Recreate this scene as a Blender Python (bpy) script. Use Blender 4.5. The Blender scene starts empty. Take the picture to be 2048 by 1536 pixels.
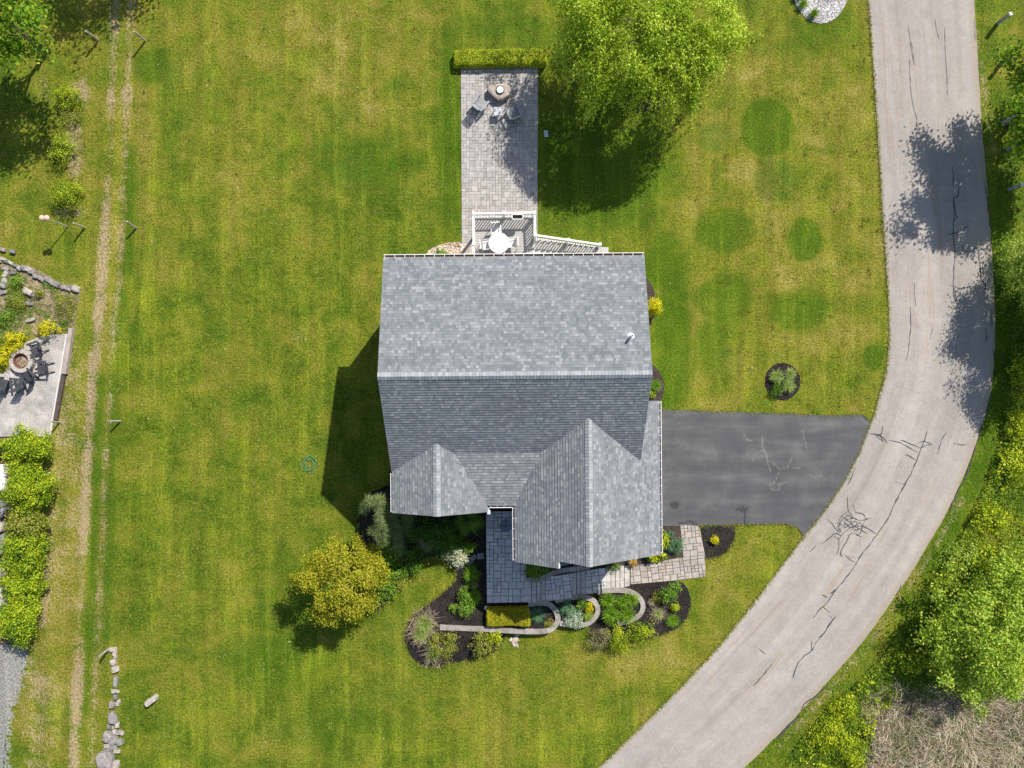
import bpy, bmesh, math, random
import numpy as np
from mathutils import Vector, Matrix, noise as mnoise

sc = bpy.context.scene
COL = sc.collection
R = math.radians

# ------------------------------------------------------------------ camera, light, exposure
H, F = 40.0, 25.0 / 36.0 * 2048.0
cam_d = bpy.data.cameras.new("camera")
cam_d.sensor_width = 36.0
cam_d.lens = 25.0
cam_d.clip_end = 3000
cam = bpy.data.objects.new("camera", cam_d)
cam.location = (0, 0, H)
COL.objects.link(cam)
sc.camera = cam
sc.render.resolution_x, sc.render.resolution_y = 1024, 768

SUN = Vector((0.564, 0.764, 1.0)).normalized()
SUN_EL = math.asin(SUN.z)
SUN_AZ = math.atan2(SUN.x, SUN.y)
world = bpy.data.worlds.new("World")
sc.world = world
world.use_nodes = True
wn = world.node_tree
sky = wn.nodes.new("ShaderNodeTexSky")
sky.sky_type = 'NISHITA'
sky.sun_disc = False
sky.sun_elevation = SUN_EL
sky.sun_rotation = SUN_AZ
wn.nodes["Background"].inputs[1].default_value = 0.10
wn.links.new(sky.outputs[0], wn.nodes["Background"].inputs[0])
sun_d = bpy.data.lights.new("sun", 'SUN')
sun_d.energy = 4.7
sun_d.angle = R(0.6)
sun_d.color = (1.0, 0.95, 0.87)
sun = bpy.data.objects.new("sun", sun_d)
sun.rotation_euler = SUN.to_track_quat('Z', 'Y').to_euler()
sun.location = SUN * 60
COL.objects.link(sun)
vs = sc.view_settings
vs.view_transform = 'Standard'
vs.look = 'None'
vs.gamma = 1
vs.exposure = 0.52
vs.use_curve_mapping = False
sc.cycles.max_bounces = 6
sc.cycles.diffuse_bounces = 3
sc.cycles.transparent_max_bounces = 4

# ------------------------------------------------------------------ helpers
def G(px, py, z=0.0):
    """ground plan point (metres) of a photograph point that lies at height z"""
    k = (H - z) / F
    return ((px - 1024.0) * k, (768.0 - py) * k)

def GP(pts, z=0.0):
    return [G(x, y, z) for x, y in pts]

def tag(o, label=None, cat=None, group=None, kind=None):
    if label: o["label"] = label
    if cat: o["category"] = cat
    if group: o["group"] = group
    if kind: o["kind"] = kind
    return o

def thing(name, label, cat, loc=(0, 0, 0), rz=0.0, group=None):
    o = bpy.data.objects.new(name, None)
    o.empty_display_size = 0.2
    COL.objects.link(o)
    o.location = loc
    o.rotation_euler = (0, 0, rz)
    return tag(o, label, cat, group)

def link(name, me, mats, parent=None, loc=None, rz=0.0, smooth=False):
    for m in (mats if isinstance(mats, (list, tuple)) else [mats]):
        me.materials.append(m)
    o = bpy.data.objects.new(name, me)
    COL.objects.link(o)
    if parent is not None:
        o.parent = parent
    if loc is not None:
        o.location = loc
    if rz:
        o.rotation_euler = (0, 0, rz)
    if smooth:
        me.polygons.foreach_set("use_smooth", [True] * len(me.polygons))
    return o

def quads(name, V, mats, parent=None, loc=None, smooth=False, attr=None):
    """V: (n,4,3) array of separate quads -> one mesh"""
    V = np.asarray(V, dtype=np.float32).reshape(-1, 4, 3)
    n = len(V)
    me = bpy.data.meshes.new(name)
    me.vertices.add(n * 4)
    me.vertices.foreach_set("co", V.ravel())
    me.loops.add(n * 4)
    me.loops.foreach_set("vertex_index", np.arange(n * 4, dtype=np.int32))
    me.polygons.add(n)
    me.polygons.foreach_set("loop_start", np.arange(n, dtype=np.int32) * 4)
    me.polygons.foreach_set("loop_total", np.full(n, 4, dtype=np.int32))
    if attr is not None:
        a = me.attributes.new("tone", 'FLOAT', 'POINT')
        a.data.foreach_set("value", np.repeat(np.asarray(attr, dtype=np.float32), 4))
    me.update()
    me.validate()
    return link(name, me, mats, parent, loc, 0, smooth)

def copy_tree(o, parent=None):
    c = o.copy()
    COL.objects.link(c)
    if parent is not None:
        c.parent = parent
    for ch in list(o.children):
        copy_tree(ch, c)
    return c

class MB:
    def __init__(s):
        s.v, s.f, s.uv, s.m = [], [], [], []
    def face(s, pts, uv=None, mi=0):
        i = len(s.v)
        s.v += [tuple(p) for p in pts]
        s.f.append(list(range(i, i + len(pts))))
        s.uv.append(uv)
        s.m.append(mi)
        return s
    def add(s, verts, faces, mi=0):
        i = len(s.v)
        s.v += [tuple(p) for p in verts]
        for f in faces:
            s.f.append([i + k for k in f]); s.uv.append(None); s.m.append(mi)
        return s
    def box(s, c, d, rz=0.0, mat=None, mi=0, bev=0.0):
        hx, hy, hz = d[0] / 2, d[1] / 2, d[2] / 2
        M = mat if mat is not None else Matrix.Translation(c) @ Matrix.Rotation(rz, 4, 'Z')
        if bev > 0:
            b = min(bev, hx * .45, hy * .45, hz * .45)
            vs_, fs = [], []
            for z, ins in ((-hz, b), (-hz + b, 0), (hz - b, 0), (hz, b)):
                x, y = hx - ins, hy - ins
                c2 = b * .6
                vs_ += [(-x, -y + c2, z), (-x + c2, -y, z), (x - c2, -y, z), (x, -y + c2, z), (x, y - c2, z), (x - c2, y, z), (-x + c2, y, z), (-x, y - c2, z)]
            for r in range(3):
                for k in range(8):
                    k2 = (k + 1) % 8
                    fs.append((r * 8 + k, r * 8 + k2, (r + 1) * 8 + k2, (r + 1) * 8 + k))
            fs.append(tuple(range(7, -1, -1)))
            fs.append(tuple(range(24, 32)))
            return s.add([M @ Vector(p) for p in vs_], fs, mi)
        p = [M @ Vector((x * hx, y * hy, z * hz)) for z in (-1, 1) for y in (-1, 1) for x in (-1, 1)]
        return s.add(p, [(0, 2, 3, 1), (4, 5, 7, 6), (0, 1, 5, 4), (2, 6, 7, 3), (0, 4, 6, 2), (1, 3, 7, 5)], mi)
    def beam(s, a, b, w, h, mi=0):
        """box from a to b, width w (horizontal), height h"""
        a, b = Vector(a), Vector(b)
        d = b - a
        L = d.length
        y = d.normalized()
        up = Vector((0, 0, 1)) if abs(y.z) < .95 else Vector((1, 0, 0))
        x = y.cross(up).normalized()
        z = x.cross(y)
        M = Matrix((x, y, z)).transposed().to_4x4()
        M.translation = (a + b) / 2
        return s.box(None, (w, L, h), mat=M, mi=mi)
    def tube(s, pts, rad, n=8, cap=True, mi=0):
        pts = [Vector(p) for p in pts]
        rs = rad if isinstance(rad, (list, tuple)) else [rad] * len(pts)
        vs_, fs = [], []
        for i, p in enumerate(pts):
            d = (pts[min(i + 1, len(pts) - 1)] - pts[max(i - 1, 0)])
            d = d.normalized() if d.length > 1e-9 else Vector((0, 0, 1))
            up = Vector((0, 0, 1)) if abs(d.z) < .9 else Vector((1, 0, 0))
            x = d.cross(up).normalized()
            y = d.cross(x)
            for k in range(n):
                t = 2 * math.pi * k / n
                vs_.append(p + x * (math.cos(t) * rs[i]) + y * (math.sin(t) * rs[i]))
        for i in range(len(pts) - 1):
            for k in range(n):
                k2 = (k + 1) % n
                fs.append((i * n + k, i * n + k2, (i + 1) * n + k2, (i + 1) * n + k))
        if cap:
            fs.append(tuple(range(n - 1, -1, -1)))
            fs.append(tuple((len(pts) - 1) * n + k for k in range(n)))
        return s.add(vs_, fs, mi)
    def lathe(s, prof, n=24, c=(0, 0, 0), mi=0, jit=0.0, seed=0):
        rr = random.Random(seed)
        vs_, fs = [], []
        js = [1 + rr.uniform(-jit, jit) for _ in range(n)]
        for r, z in prof:
            for k in range(n):
                t = 2 * math.pi * k / n
                vs_.append((c[0] + r * js[k] * math.cos(t), c[1] + r * js[k] * math.sin(t), c[2] + z))
        for i in range(len(prof) - 1):
            for k in range(n):
                k2 = (k + 1) % n
                fs.append((i * n + k, i * n + k2, (i + 1) * n + k2, (i + 1) * n + k))
        fs.append(tuple((len(prof) - 1) * n + k for k in range(n)))
        fs.append(tuple(range(n - 1, -1, -1)))
        return s.add(vs_, fs, mi)
    def prism(s, poly, z0, z1, mi=0, zf=None):
        n = len(poly)
        a = sum(poly[i][0] * poly[(i + 1) % n][1] - poly[(i + 1) % n][0] * poly[i][1] for i in range(n))
        if a < 0: poly = poly[::-1]
        v = [(x, y, z0) for x, y in poly] + [(x, y, z1) for x, y in poly]
        f = [tuple(range(n - 1, -1, -1)), tuple(range(n, 2 * n))]
        for i in range(n):
            j = (i + 1) % n
            f.append((i, j, n + j, n + i))
        return s.add(v, f, mi)
    def build(s, name, mats, parent=None, loc=None, rz=0.0, smooth=False):
        me = bpy.data.meshes.new(name)
        me.from_pydata(s.v, [], s.f)
        if any(u is not None for u in s.uv):
            uvl = me.uv_layers.new(name="UVMap")
            for p, u in zip(me.polygons, s.uv):
                for k, li in enumerate(p.loop_indices):
                    uvl.data[li].uv = u[k] if u is not None else (0.3, 0.07)
        me.polygons.foreach_set("material_index", s.m)
        me.update()
        return link(name, me, mats, parent, loc, rz, smooth)

# ------------------------------------------------------------------ node helpers
def nd(nt, typ, ins=None, **props):
    n = nt.nodes.new(typ)
    for k, v in props.items():
        setattr(n, k, v)
    for k, v in (ins or {}).items():
        s = n.inputs[k]
        if isinstance(v, bpy.types.NodeSocket):
            nt.links.new(v, s)
        else:
            s.default_value = v
    return n

def mth(nt, op, a, b=0.0, c=0.0, clamp=False):
    n = nd(nt, "ShaderNodeMath", {0: a, 1: b, 2: c}, operation=op)
    n.use_clamp = clamp
    return n.outputs[0]

def col4(c):
    return (c[0], c[1], c[2], 1.0)

def mixc(nt, fac, a, b, blend='MIX'):
    n = nt.nodes.new("ShaderNodeMix")
    n.data_type = 'RGBA'
    n.blend_type = blend
    for i, v in ((0, fac), (6, a), (7, b)):
        if isinstance(v, bpy.types.NodeSocket):
            nt.links.new(v, n.inputs[i])
        elif i == 0:
            n.inputs[0].default_value = v
        else:
            n.inputs[i].default_value = col4(v)
    return n.outputs[2]

def noi(nt, vec, scale, detail=4.0, rough=0.55, dist=0.0):
    n = nd(nt, "ShaderNodeTexNoise", {"Vector": vec, "Scale": scale, "Detail": detail, "Roughness": rough, "Distortion": dist})
    return n.outputs["Fac"]

def ramp(nt, fac, stops):
    n = nt.nodes.new("ShaderNodeValToRGB")
    nt.links.new(fac, n.inputs[0])
    el = n.color_ramp.elements
    while len(el) < len(stops):
        el.new(0.5)
    for e, (p, c) in zip(el, stops):
        e.position = p
        e.color = col4(c) if not isinstance(c, (int, float)) else (c, c, c, 1)
    return n.outputs[0]

def sstep(nt, v, a, b):
    n = nd(nt, "ShaderNodeMapRange", {0: v, 1: a, 2: b, 3: 0.0, 4: 1.0}, interpolation_type='SMOOTHSTEP')
    return n.outputs[0]

def newmat(name, rough=0.85, spec=0.25):
    m = bpy.data.materials.new(name)
    m.use_nodes = True
    nt = m.node_tree
    b = nt.nodes["Principled BSDF"]
    b.inputs["Roughness"].default_value = rough
    b.inputs["Specular IOR Level"].default_value = spec
    pos = nt.nodes.new("ShaderNodeNewGeometry").outputs["Position"]
    return m, nt, b, pos

def setcol(nt, b, c):
    if isinstance(c, bpy.types.NodeSocket):
        nt.links.new(c, b.inputs["Base Color"])
    else:
        b.inputs["Base Color"].default_value = col4(c)

def bump(nt, b, h, strength=0.5, dist=0.02):
    n = nd(nt, "ShaderNodeBump", {"Height": h, "Strength": strength, "Distance": dist})
    nt.links.new(n.outputs[0], b.inputs["Normal"])

def simple(name, c, rough=0.6, var=0.15, scale=6.0, spec=0.3, metal=0.0, bmp=0.0):
    m, nt, b, pos = newmat(name, rough, spec)
    n = noi(nt, pos, scale, 5)
    lo = tuple(x * (1 - var) for x in c)
    hi = tuple(min(1, x * (1 + var)) for x in c)
    setcol(nt, b, ramp(nt, n, [(0.3, lo), (0.7, hi)]))
    b.inputs["Metallic"].default_value = metal
    if bmp:
        bump(nt, b, noi(nt, pos, scale * 5, 4), bmp, 0.01)
    return m

def leafmat(name, stops, trans=0.35, clump=1.2, rough=0.55, cl_amt=0.3):
    """leaf colours vary from leaf to leaf and from clump to clump"""
    m, nt, b, pos = newmat(name, rough, 0.2)
    g = nt.nodes.new("ShaderNodeNewGeometry")
    rnd = g.outputs["Random Per Island"]
    cl = noi(nt, pos, clump, 3)
    t = mth(nt, 'ADD', mth(nt, 'MULTIPLY', rnd, 1 - cl_amt), mth(nt, 'MULTIPLY', sstep(nt, cl, .3, .7), cl_amt))
    n = len(stops)
    c = ramp(nt, t, [(0.05 + 0.9 * i / (n - 1), s) for i, s in enumerate(stops)])
    setcol(nt, b, c)
    tr = nd(nt, "ShaderNodeBsdfTranslucent", {"Color": c})
    mx = nd(nt, "ShaderNodeMixShader", {0: trans, 1: b.outputs[0], 2: tr.outputs[0]})
    nt.links.new(mx.outputs[0], nt.nodes["Material Output"].inputs[0])
    return m

# ------------------------------------------------------------------ geometry helpers
def clip_half(poly, n, d):
    """keep the part of a 2-D polygon where p.n >= d"""
    out = []
    for i in range(len(poly)):
        a, b = poly[i], poly[(i + 1) % len(poly)]
        da = a[0] * n[0] + a[1] * n[1] - d
        db = b[0] * n[0] + b[1] * n[1] - d
        if da >= 0:
            out.append(a)
        if (da >= 0) != (db >= 0):
            t = da / (da - db)
            out.append((a[0] + (b[0] - a[0]) * t, a[1] + (b[1] - a[1]) * t))
    return out

def area2(p):
    return sum(p[i][0] * p[(i + 1) % len(p)][1] - p[(i + 1) % len(p)][0] * p[i][1] for i in range(len(p))) / 2

def clip_convex(poly, conv):
    if area2(conv) < 0: conv = conv[::-1]
    for i in range(len(conv)):
        a, b = conv[i], conv[(i + 1) % len(conv)]
        n = (-(b[1] - a[1]), b[0] - a[0])
        poly = clip_half(poly, n, n[0] * a[0] + n[1] * a[1])
        if len(poly) < 3: return []
    return poly

def inside(X, Y, poly):
    X, Y = np.asarray(X), np.asarray(Y)
    r = np.zeros(X.shape, bool)
    n = len(poly)
    for i in range(n):
        x0, y0 = poly[i]; x1, y1 = poly[(i + 1) % n]
        c = ((y0 > Y) != (y1 > Y))
        with np.errstate(divide='ignore', invalid='ignore'):
            r ^= c & (X < (x1 - x0) * (Y - y0) / (y1 - y0 + 1e-12) + x0)
    return r

def dist_lines(X, Y, pts, closed=False):
    d = np.full(np.shape(X), 1e9)
    m = len(pts) if closed else len(pts) - 1
    for i in range(m):
        x0, y0 = pts[i]; x1, y1 = pts[(i + 1) % len(pts)]
        dx, dy = x1 - x0, y1 - y0
        t = np.clip(((X - x0) * dx + (Y - y0) * dy) / (dx * dx + dy * dy + 1e-12), 0, 1)
        d = np.minimum(d, np.hypot(X - x0 - t * dx, Y - y0 - t * dy))
    return d

def smooth_poly(pts, it=2, closed=True):
    for _ in range(it):
        q = []
        n = len(pts)
        for i in range(n if closed else n - 1):
            a, b = pts[i], pts[(i + 1) % n]
            q += [(a[0] * .75 + b[0] * .25, a[1] * .75 + b[1] * .25), (a[0] * .25 + b[0] * .75, a[1] * .25 + b[1] * .75)]
        if not closed:
            q = [pts[0]] + q + [pts[-1]]
        pts = q
    return pts

def wobble(pts, amp, seed, step=0.25):
    """closed outline resampled and roughened"""
    out = []
    n = len(pts)
    for i in range(n):
        a, b = pts[i], pts[(i + 1) % n]
        L = math.hypot(b[0] - a[0], b[1] - a[1])
        k = max(1, int(L / step))
        for j in range(k):
            x, y = a[0] + (b[0] - a[0]) * j / k, a[1] + (b[1] - a[1]) * j / k
            nx = mnoise.noise((x * 2.1, y * 2.1, seed)) + .5 * mnoise.noise((x * 6, y * 6, seed + 7))
            ny = mnoise.noise((x * 2.1, y * 2.1, seed + 20)) + .5 * mnoise.noise((x * 6, y * 6, seed + 27))
            out.append((x + nx * amp, y + ny * amp))
    return out

def sheet(name, poly, z, m, kind='structure', grid=None, zf=None, parent=None, attrs=None, skirt=0.25):
    """ground sheet from an outline; grid: spacing of a finer net inside; zf: height of the surface"""
    bm = bmesh.new()
    vs_ = [bm.verts.new((x, y, 0)) for x, y in poly]
    f = bm.faces.new(vs_)
    f.normal_update()
    bmesh.ops.triangulate(bm, faces=[f])
    if grid:
        xs = [p[0] for p in poly]; ys = [p[1] for p in poly]
        x = math.floor(min(xs) / grid) * grid
        while x < max(xs):
            bmesh.ops.bisect_plane(bm, geom=bm.verts[:] + bm.edges[:] + bm.faces[:], plane_co=(x, 0, 0), plane_no=(1, 0, 0))
            x += grid
        y = math.floor(min(ys) / grid) * grid
        while y < max(ys):
            bmesh.ops.bisect_plane(bm, geom=bm.verts[:] + bm.edges[:] + bm.faces[:], plane_co=(0, y, 0), plane_no=(0, 1, 0))
            y += grid
    for v in bm.verts:
        v.co.z = z + (zf(v.co.x, v.co.y) if zf else 0.0)
    if skirt:
        be = [e for e in bm.edges if len(e.link_faces) == 1]
        r = bmesh.ops.extrude_edge_only(bm, edges=be)
        for g in r["geom"]:
            if isinstance(g, bmesh.types.BMVert):
                g.co.z -= skirt
    bmesh.ops.recalc_face_normals(bm, faces=bm.faces[:])
    up = sum(fc.normal.z * fc.calc_area() for fc in bm.faces)
    if up < 0:
        bmesh.ops.reverse_faces(bm, faces=bm.faces[:])
    me = bpy.data.meshes.new(name)
    bm.to_mesh(me)
    bm.free()
    if attrs:
        n = len(me.vertices)
        co = np.empty(n * 3, np.float32)
        me.vertices.foreach_get("co", co)
        co = co.reshape(-1, 3)
        for k, fn in attrs.items():
            a = me.attributes.new(k, 'FLOAT', 'POINT')
            a.data.foreach_set("value", fn(co[:, 0], co[:, 1]).astype(np.float32))
    o = link(name, me, m, parent)
    if parent is None:
        o["kind"] = kind
    return o

def unit(v):
    return v / (np.linalg.norm(v, axis=-1, keepdims=True) + 1e-9)

def leaves(rng, P, N, size, aspect=0.55, tilt=0.7, fold=0.0):
    """leaf quads at P with normals scattered around N"""
    n = len(P)
    nn = unit(N + rng.normal(0, tilt, (n, 3)))
    a = unit(np.cross(nn, rng.normal(0, 1, (n, 3))))
    b = np.cross(nn, a)
    L = (size * rng.uniform(.65, 1.3, n))[:, None]
    W = L * aspect
    return np.stack([P - a * L * .5, P + b * W * .5 - a * L * .05, P + a * L * .5, P - b * W * .5 - a * L * .05], 1)

def crown_pts(rng, n, rad, nclump, clump_r, zc, low=-0.5, shell=0.45, lump=0.18):
    """points gathered in clumps through an ellipsoid crown, fuller toward the outside"""
    d = unit(rng.normal(0, 1, (nclump * 3, 3)))
    d = d[d[:, 2] > low][:nclump]
    s = rng.uniform(0.25, 1.0, len(d)) ** shell
    s *= 1 + rng.normal(0, lump, len(d))
    C = d * s[:, None] * np.array(rad)
    i = rng.integers(0, len(C), n)
    cs = clump_r * rng.uniform(.6, 1.35, len(C))
    off = rng.normal(0, 1, (n, 3)) * cs[i][:, None] * np.array([1, 1, .6])
    P = C[i] + off
    N = unit(unit(C[i] / np.array(rad)) * .7 + off / (clump_r + 1e-6) * .35 + np.array([0, 0, .7]))
    P[:, 2] += zc
    return P, N, C

def limbs(mb, rng, C, zc, base_r, h, n=14, top=None):
    """tapered trunk with limbs reaching to some clump centres"""
    top = top if top is not None else h * .75
    k = 7
    pts = [(math.sin(i * 1.3) * .05 * i / k, math.cos(i * 1.7) * .05 * i / k, top * i / (k - 1)) for i in range(k)]
    mb.tube(pts, [base_r * (1.35 if i == 0 else 1) * (1 - .75 * i / (k - 1)) for i in range(k)], 9)
    for j in rng.choice(len(C), min(n, len(C)), replace=False):
        c = C[j] * .8 + np.array([0, 0, zc - .25])
        t = rng.uniform(.3, .9)
        a = np.array([0, 0, min(top * t, max(.3, c[2] - .2))])
        m = (a + c) / 2 + np.array([0, 0, .12 * np.linalg.norm(c - a)])
        mb.tube([a, a * .6 + m * .4, m, c], [base_r * .38, base_r * .3, base_r * .2, base_r * .06], 5, False)

def strands_mesh(rng, S, width, nseg):
    """S: (n, nseg+1, 3) centre lines -> separate tapering ribbons"""
    n = len(S)
    d = S[:, 1:] - S[:, :-1]
    side = unit(np.cross(unit(S[:, -1] - S[:, 0]), np.array([0, 0, 1.0]) + rng.normal(0, .35, (n, 3))))
    w = width * rng.uniform(.6, 1.3, n)
    prof = np.linspace(1, .15, nseg + 1)
    V = []
    Lf = S + side[:, None, :] * (w[:, None] * prof[None, :])[:, :, None] * .5
    Rt = S - side[:, None, :] * (w[:, None] * prof[None, :])[:, :, None] * .5
    verts = np.stack([Lf, Rt], 2).reshape(n, (nseg + 1) * 2, 3)
    return verts

def ribbons(name, rng, S, width, mats, parent=None, loc=None):
    n, k, _ = S.shape
    nseg = k - 1
    V = strands_mesh(rng, S, width, nseg).reshape(-1, 3)
    base = np.arange(n)[:, None] * (k * 2)
    f = np.arange(nseg)[None, :] * 2
    q = np.stack([base + f, base + f + 2, base + f + 3, base + f + 1], -1).reshape(-1, 4)
    me = bpy.data.meshes.new(name)
    me.vertices.add(len(V)); me.vertices.foreach_set("co", V.astype(np.float32).ravel())
    me.loops.add(q.size); me.loops.foreach_set("vertex_index", q.astype(np.int32).ravel())
    me.polygons.add(len(q))
    me.polygons.foreach_set("loop_start", np.arange(len(q), dtype=np.int32) * 4)
    me.polygons.foreach_set("loop_total", np.full(len(q), 4, np.int32))
    me.update(); me.validate()
    return link(name, me, mats, parent, loc)

def blades(rng, n, r, h, core=0.18, seg=4, droop=1.0):
    az = rng.uniform(0, 2 * np.pi, n)
    reach = r * rng.uniform(.35, 1.08, n)
    hh = h * rng.uniform(.65, 1.15, n) * (1.15 - .45 * reach / r)
    b0 = rng.normal(0, core * r, (n, 2))
    t = np.linspace(0, 1, seg + 1)
    rad = reach[:, None] * (t ** 1.5)[None, :]
    zz = hh[:, None] * (2 * t - (1.0 + .15 * droop) * t * t)[None, :]
    x = b0[:, :1] + np.cos(az)[:, None] * rad
    y = b0[:, 1:] + np.sin(az)[:, None] * rad
    return np.stack([x, y, np.maximum(zz, .01)], -1)

def rock(mb, c, d, seed, rz=0.0, sub=2, amp=0.22, mi=0):
    bm = bmesh.new()
    bmesh.ops.create_icosphere(bm, subdivisions=sub, radius=1)
    M = Matrix.Translation(c) @ Matrix.Rotation(rz, 4, 'Z')
    vs_, fs = [], []
    for v in bm.verts:
        p = v.co.copy()
        k = 1 + amp * 1.35 * (mnoise.noise(p * 1.3 + Vector((seed * 3.1, seed, 0))) * 1.4 + .5 * mnoise.noise(p * 3.1 + Vector((0, seed * 2.3, 5))))
        p *= k
        p = Vector([math.copysign(abs(q) ** .5, q) for q in p])
        vs_.append(M @ Vector((p.x * d[0] / 2, p.y * d[1] / 2, p.z * d[2] / 2)))
    bm.verts.index_update()
    for f in bm.faces:
        fs.append([v.index for v in f.verts])
    bm.free()
    return mb.add(vs_, fs, mi)

def paver_cells(nx, ny, rnd, big=.35):
    """random mix of 1x1, 1x2, 2x1, 2x2 stones on a grid"""
    used = [[False] * ny for _ in range(nx)]
    out = []
    for j in range(ny):
        for i in range(nx):
            if used[i][j]: continue
            opts = [(1, 1)]
            if i + 1 < nx and not used[i + 1][j]: opts.append((2, 1))
            if j + 1 < ny: opts.append((1, 2))
            if (2, 1) in opts and j + 1 < ny and not used[i + 1][j + 1] and rnd.random() < big * 1.6: opts = [(2, 2)]
            w, h = rnd.choice(opts)
            for a in range(w):
                for b in range(h):
                    used[i + a][j + b] = True
            out.append((i, j, w, h))
    return out

def pavers(mb, conv, cell, gap, z, rz, seed, th=0.03, jit=0.003, stretch=1.0, big=.3):
    """stones clipped to a convex outline, each a separate block"""
    rnd = random.Random(seed)
    c, s = math.cos(rz), math.sin(rz)
    loc = [(x * c + y * s, -x * s + y * c) for x, y in conv]
    x0, x1 = min(p[0] for p in loc), max(p[0] for p in loc)
    y0, y1 = min(p[1] for p in loc), max(p[1] for p in loc)
    cy = cell * stretch
    for i, j, w, h in paver_cells(int((x1 - x0) / cell) + 1, int((y1 - y0) / cy) + 1, rnd, big):
        a, b = x0 + i * cell + gap / 2, y0 + j * cy + gap / 2
        a2, b2 = x0 + (i + w) * cell - gap / 2, y0 + (j + h) * cy - gap / 2
        q = clip_convex([(a, b), (a2, b), (a2, b2), (a, b2)], loc)
        if len(q) < 3 or abs(area2(q)) < .002: continue
        q = [(x * c - y * s, x * s + y * c) for x, y in q]
        mb.prism(q, z - th, z + rnd.uniform(-jit, jit))
    return mb

# ------------------------------------------------------------------ outlines read off the photograph (ground plan)
ROAD_L = [(1728, -260), (1731, -120), (1736, 0), (1742, 80), (1748, 170), (1754, 260), (1759, 340), (1764, 420), (1769, 500), (1775, 580), (1778, 640), (1777, 700), (1771, 750), (1757, 795), (1748, 830), (1738, 850),
          (1718, 905), (1692, 955), (1660, 1005), (1630, 1045), (1600, 1082), (1560, 1135), (1500, 1215), (1440, 1290), (1370, 1365), (1290, 1445), (1195, 1537), (1060, 1660), (900, 1800)]
ROAD_R = [(1938, -260), (1942, -120), (1947, 0), (1953, 80), (1958, 170), (1964, 260), (1971, 340), (1977, 420), (1983, 500), (1987, 580), (1990, 660), (1987, 730), (1981, 790), (1970, 835), (1952, 885),
          (1934, 935), (1912, 985), (1888, 1035), (1858, 1085), (1826, 1140), (1785, 1200), (1740, 1265), (1690, 1325), (1640, 1380), (1580, 1445), (1500, 1525), (1420, 1600), (1300, 1715), (1120, 1880)]
road_poly = smooth_poly(GP(ROAD_L), 1, False) + smooth_poly(GP(ROAD_R), 1, False)[::-1]
DRIVE = [(1290, 812), (1318, 818), (1400, 821), (1500, 824), (1600, 828), (1680, 831), (1722, 828), (1734, 834), (1742, 850), (1718, 907), (1692, 957), (1660, 1007), (1630, 1047), (1606, 1072), (1596, 1056), (1570, 1048), (1470, 1049), (1400, 1051), (1330, 1052), (1290, 1052)]
drive_poly = GP(DRIVE)
COVE = [(757, 1228), (765, 1212), (787, 1193), (810, 1156), (832, 1131), (849, 1118), (869, 1112), (896, 1123), (912, 1141), (909, 1163), (886, 1185), (854, 1207), (827, 1230), (811, 1255), (808, 1282), (817, 1309), (835, 1328), (862, 1335), (892, 1330), (930, 1322), (965, 1315), (990, 1305), (1006, 1288), (1014, 1266)]
lawn_edge = smooth_poly(GP(COVE), 1, False)
bedW_poly = lawn_edge + GP([(1090, 1262), (1112, 1225), (1090, 1206), (1040, 1200), (1000, 1000), (800, 960), (738, 985), (718, 1040), (722, 1100), (735, 1190)])
bedSE_poly = smooth_poly(GP([(1215, 1165), (1300, 1166), (1363, 1160), (1376, 1178), (1383, 1203), (1379, 1232), (1362, 1254), (1330, 1268), (1300, 1279), (1240, 1290), (1188, 1296), (1178, 1275), (1180, 1200)]), 2)
bedDrive_poly = GP([(1400, 1049), (1470, 1049), (1470, 1078), (1456, 1103), (1432, 1117), (1410, 1119)])
bedGar_poly = GP([(1290, 1050), (1363, 1049), (1368, 1112), (1310, 1124), (1250, 1138), (1200, 1140), (1200, 1100)])
bedE1_poly = GP([(1270, 545), (1296, 560), (1306, 575), (1313, 600), (1311, 630), (1300, 648), (1270, 660)])
bedE2_poly = GP([(1270, 715), (1304, 728), (1318, 742), (1327, 762), (1328, 785), (1320, 805), (1270, 808)])
pebble_poly = smooth_poly(GP([(838, 530), (852, 505), (872, 492), (900, 485), (925, 484), (940, 492), (962, 505), (962, 535)]), 1)

def mound(x, y):
    x, y = np.asarray(x, float), np.asarray(y, float)
    d = dist_lines(x, y, lawn_edge)
    return np.where(inside(x, y, bedW_poly), np.minimum(.5, .26 * d), 0.0)

def gz(x, y):
    return float(mound(np.array([x]), np.array([y]))[0])

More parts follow.
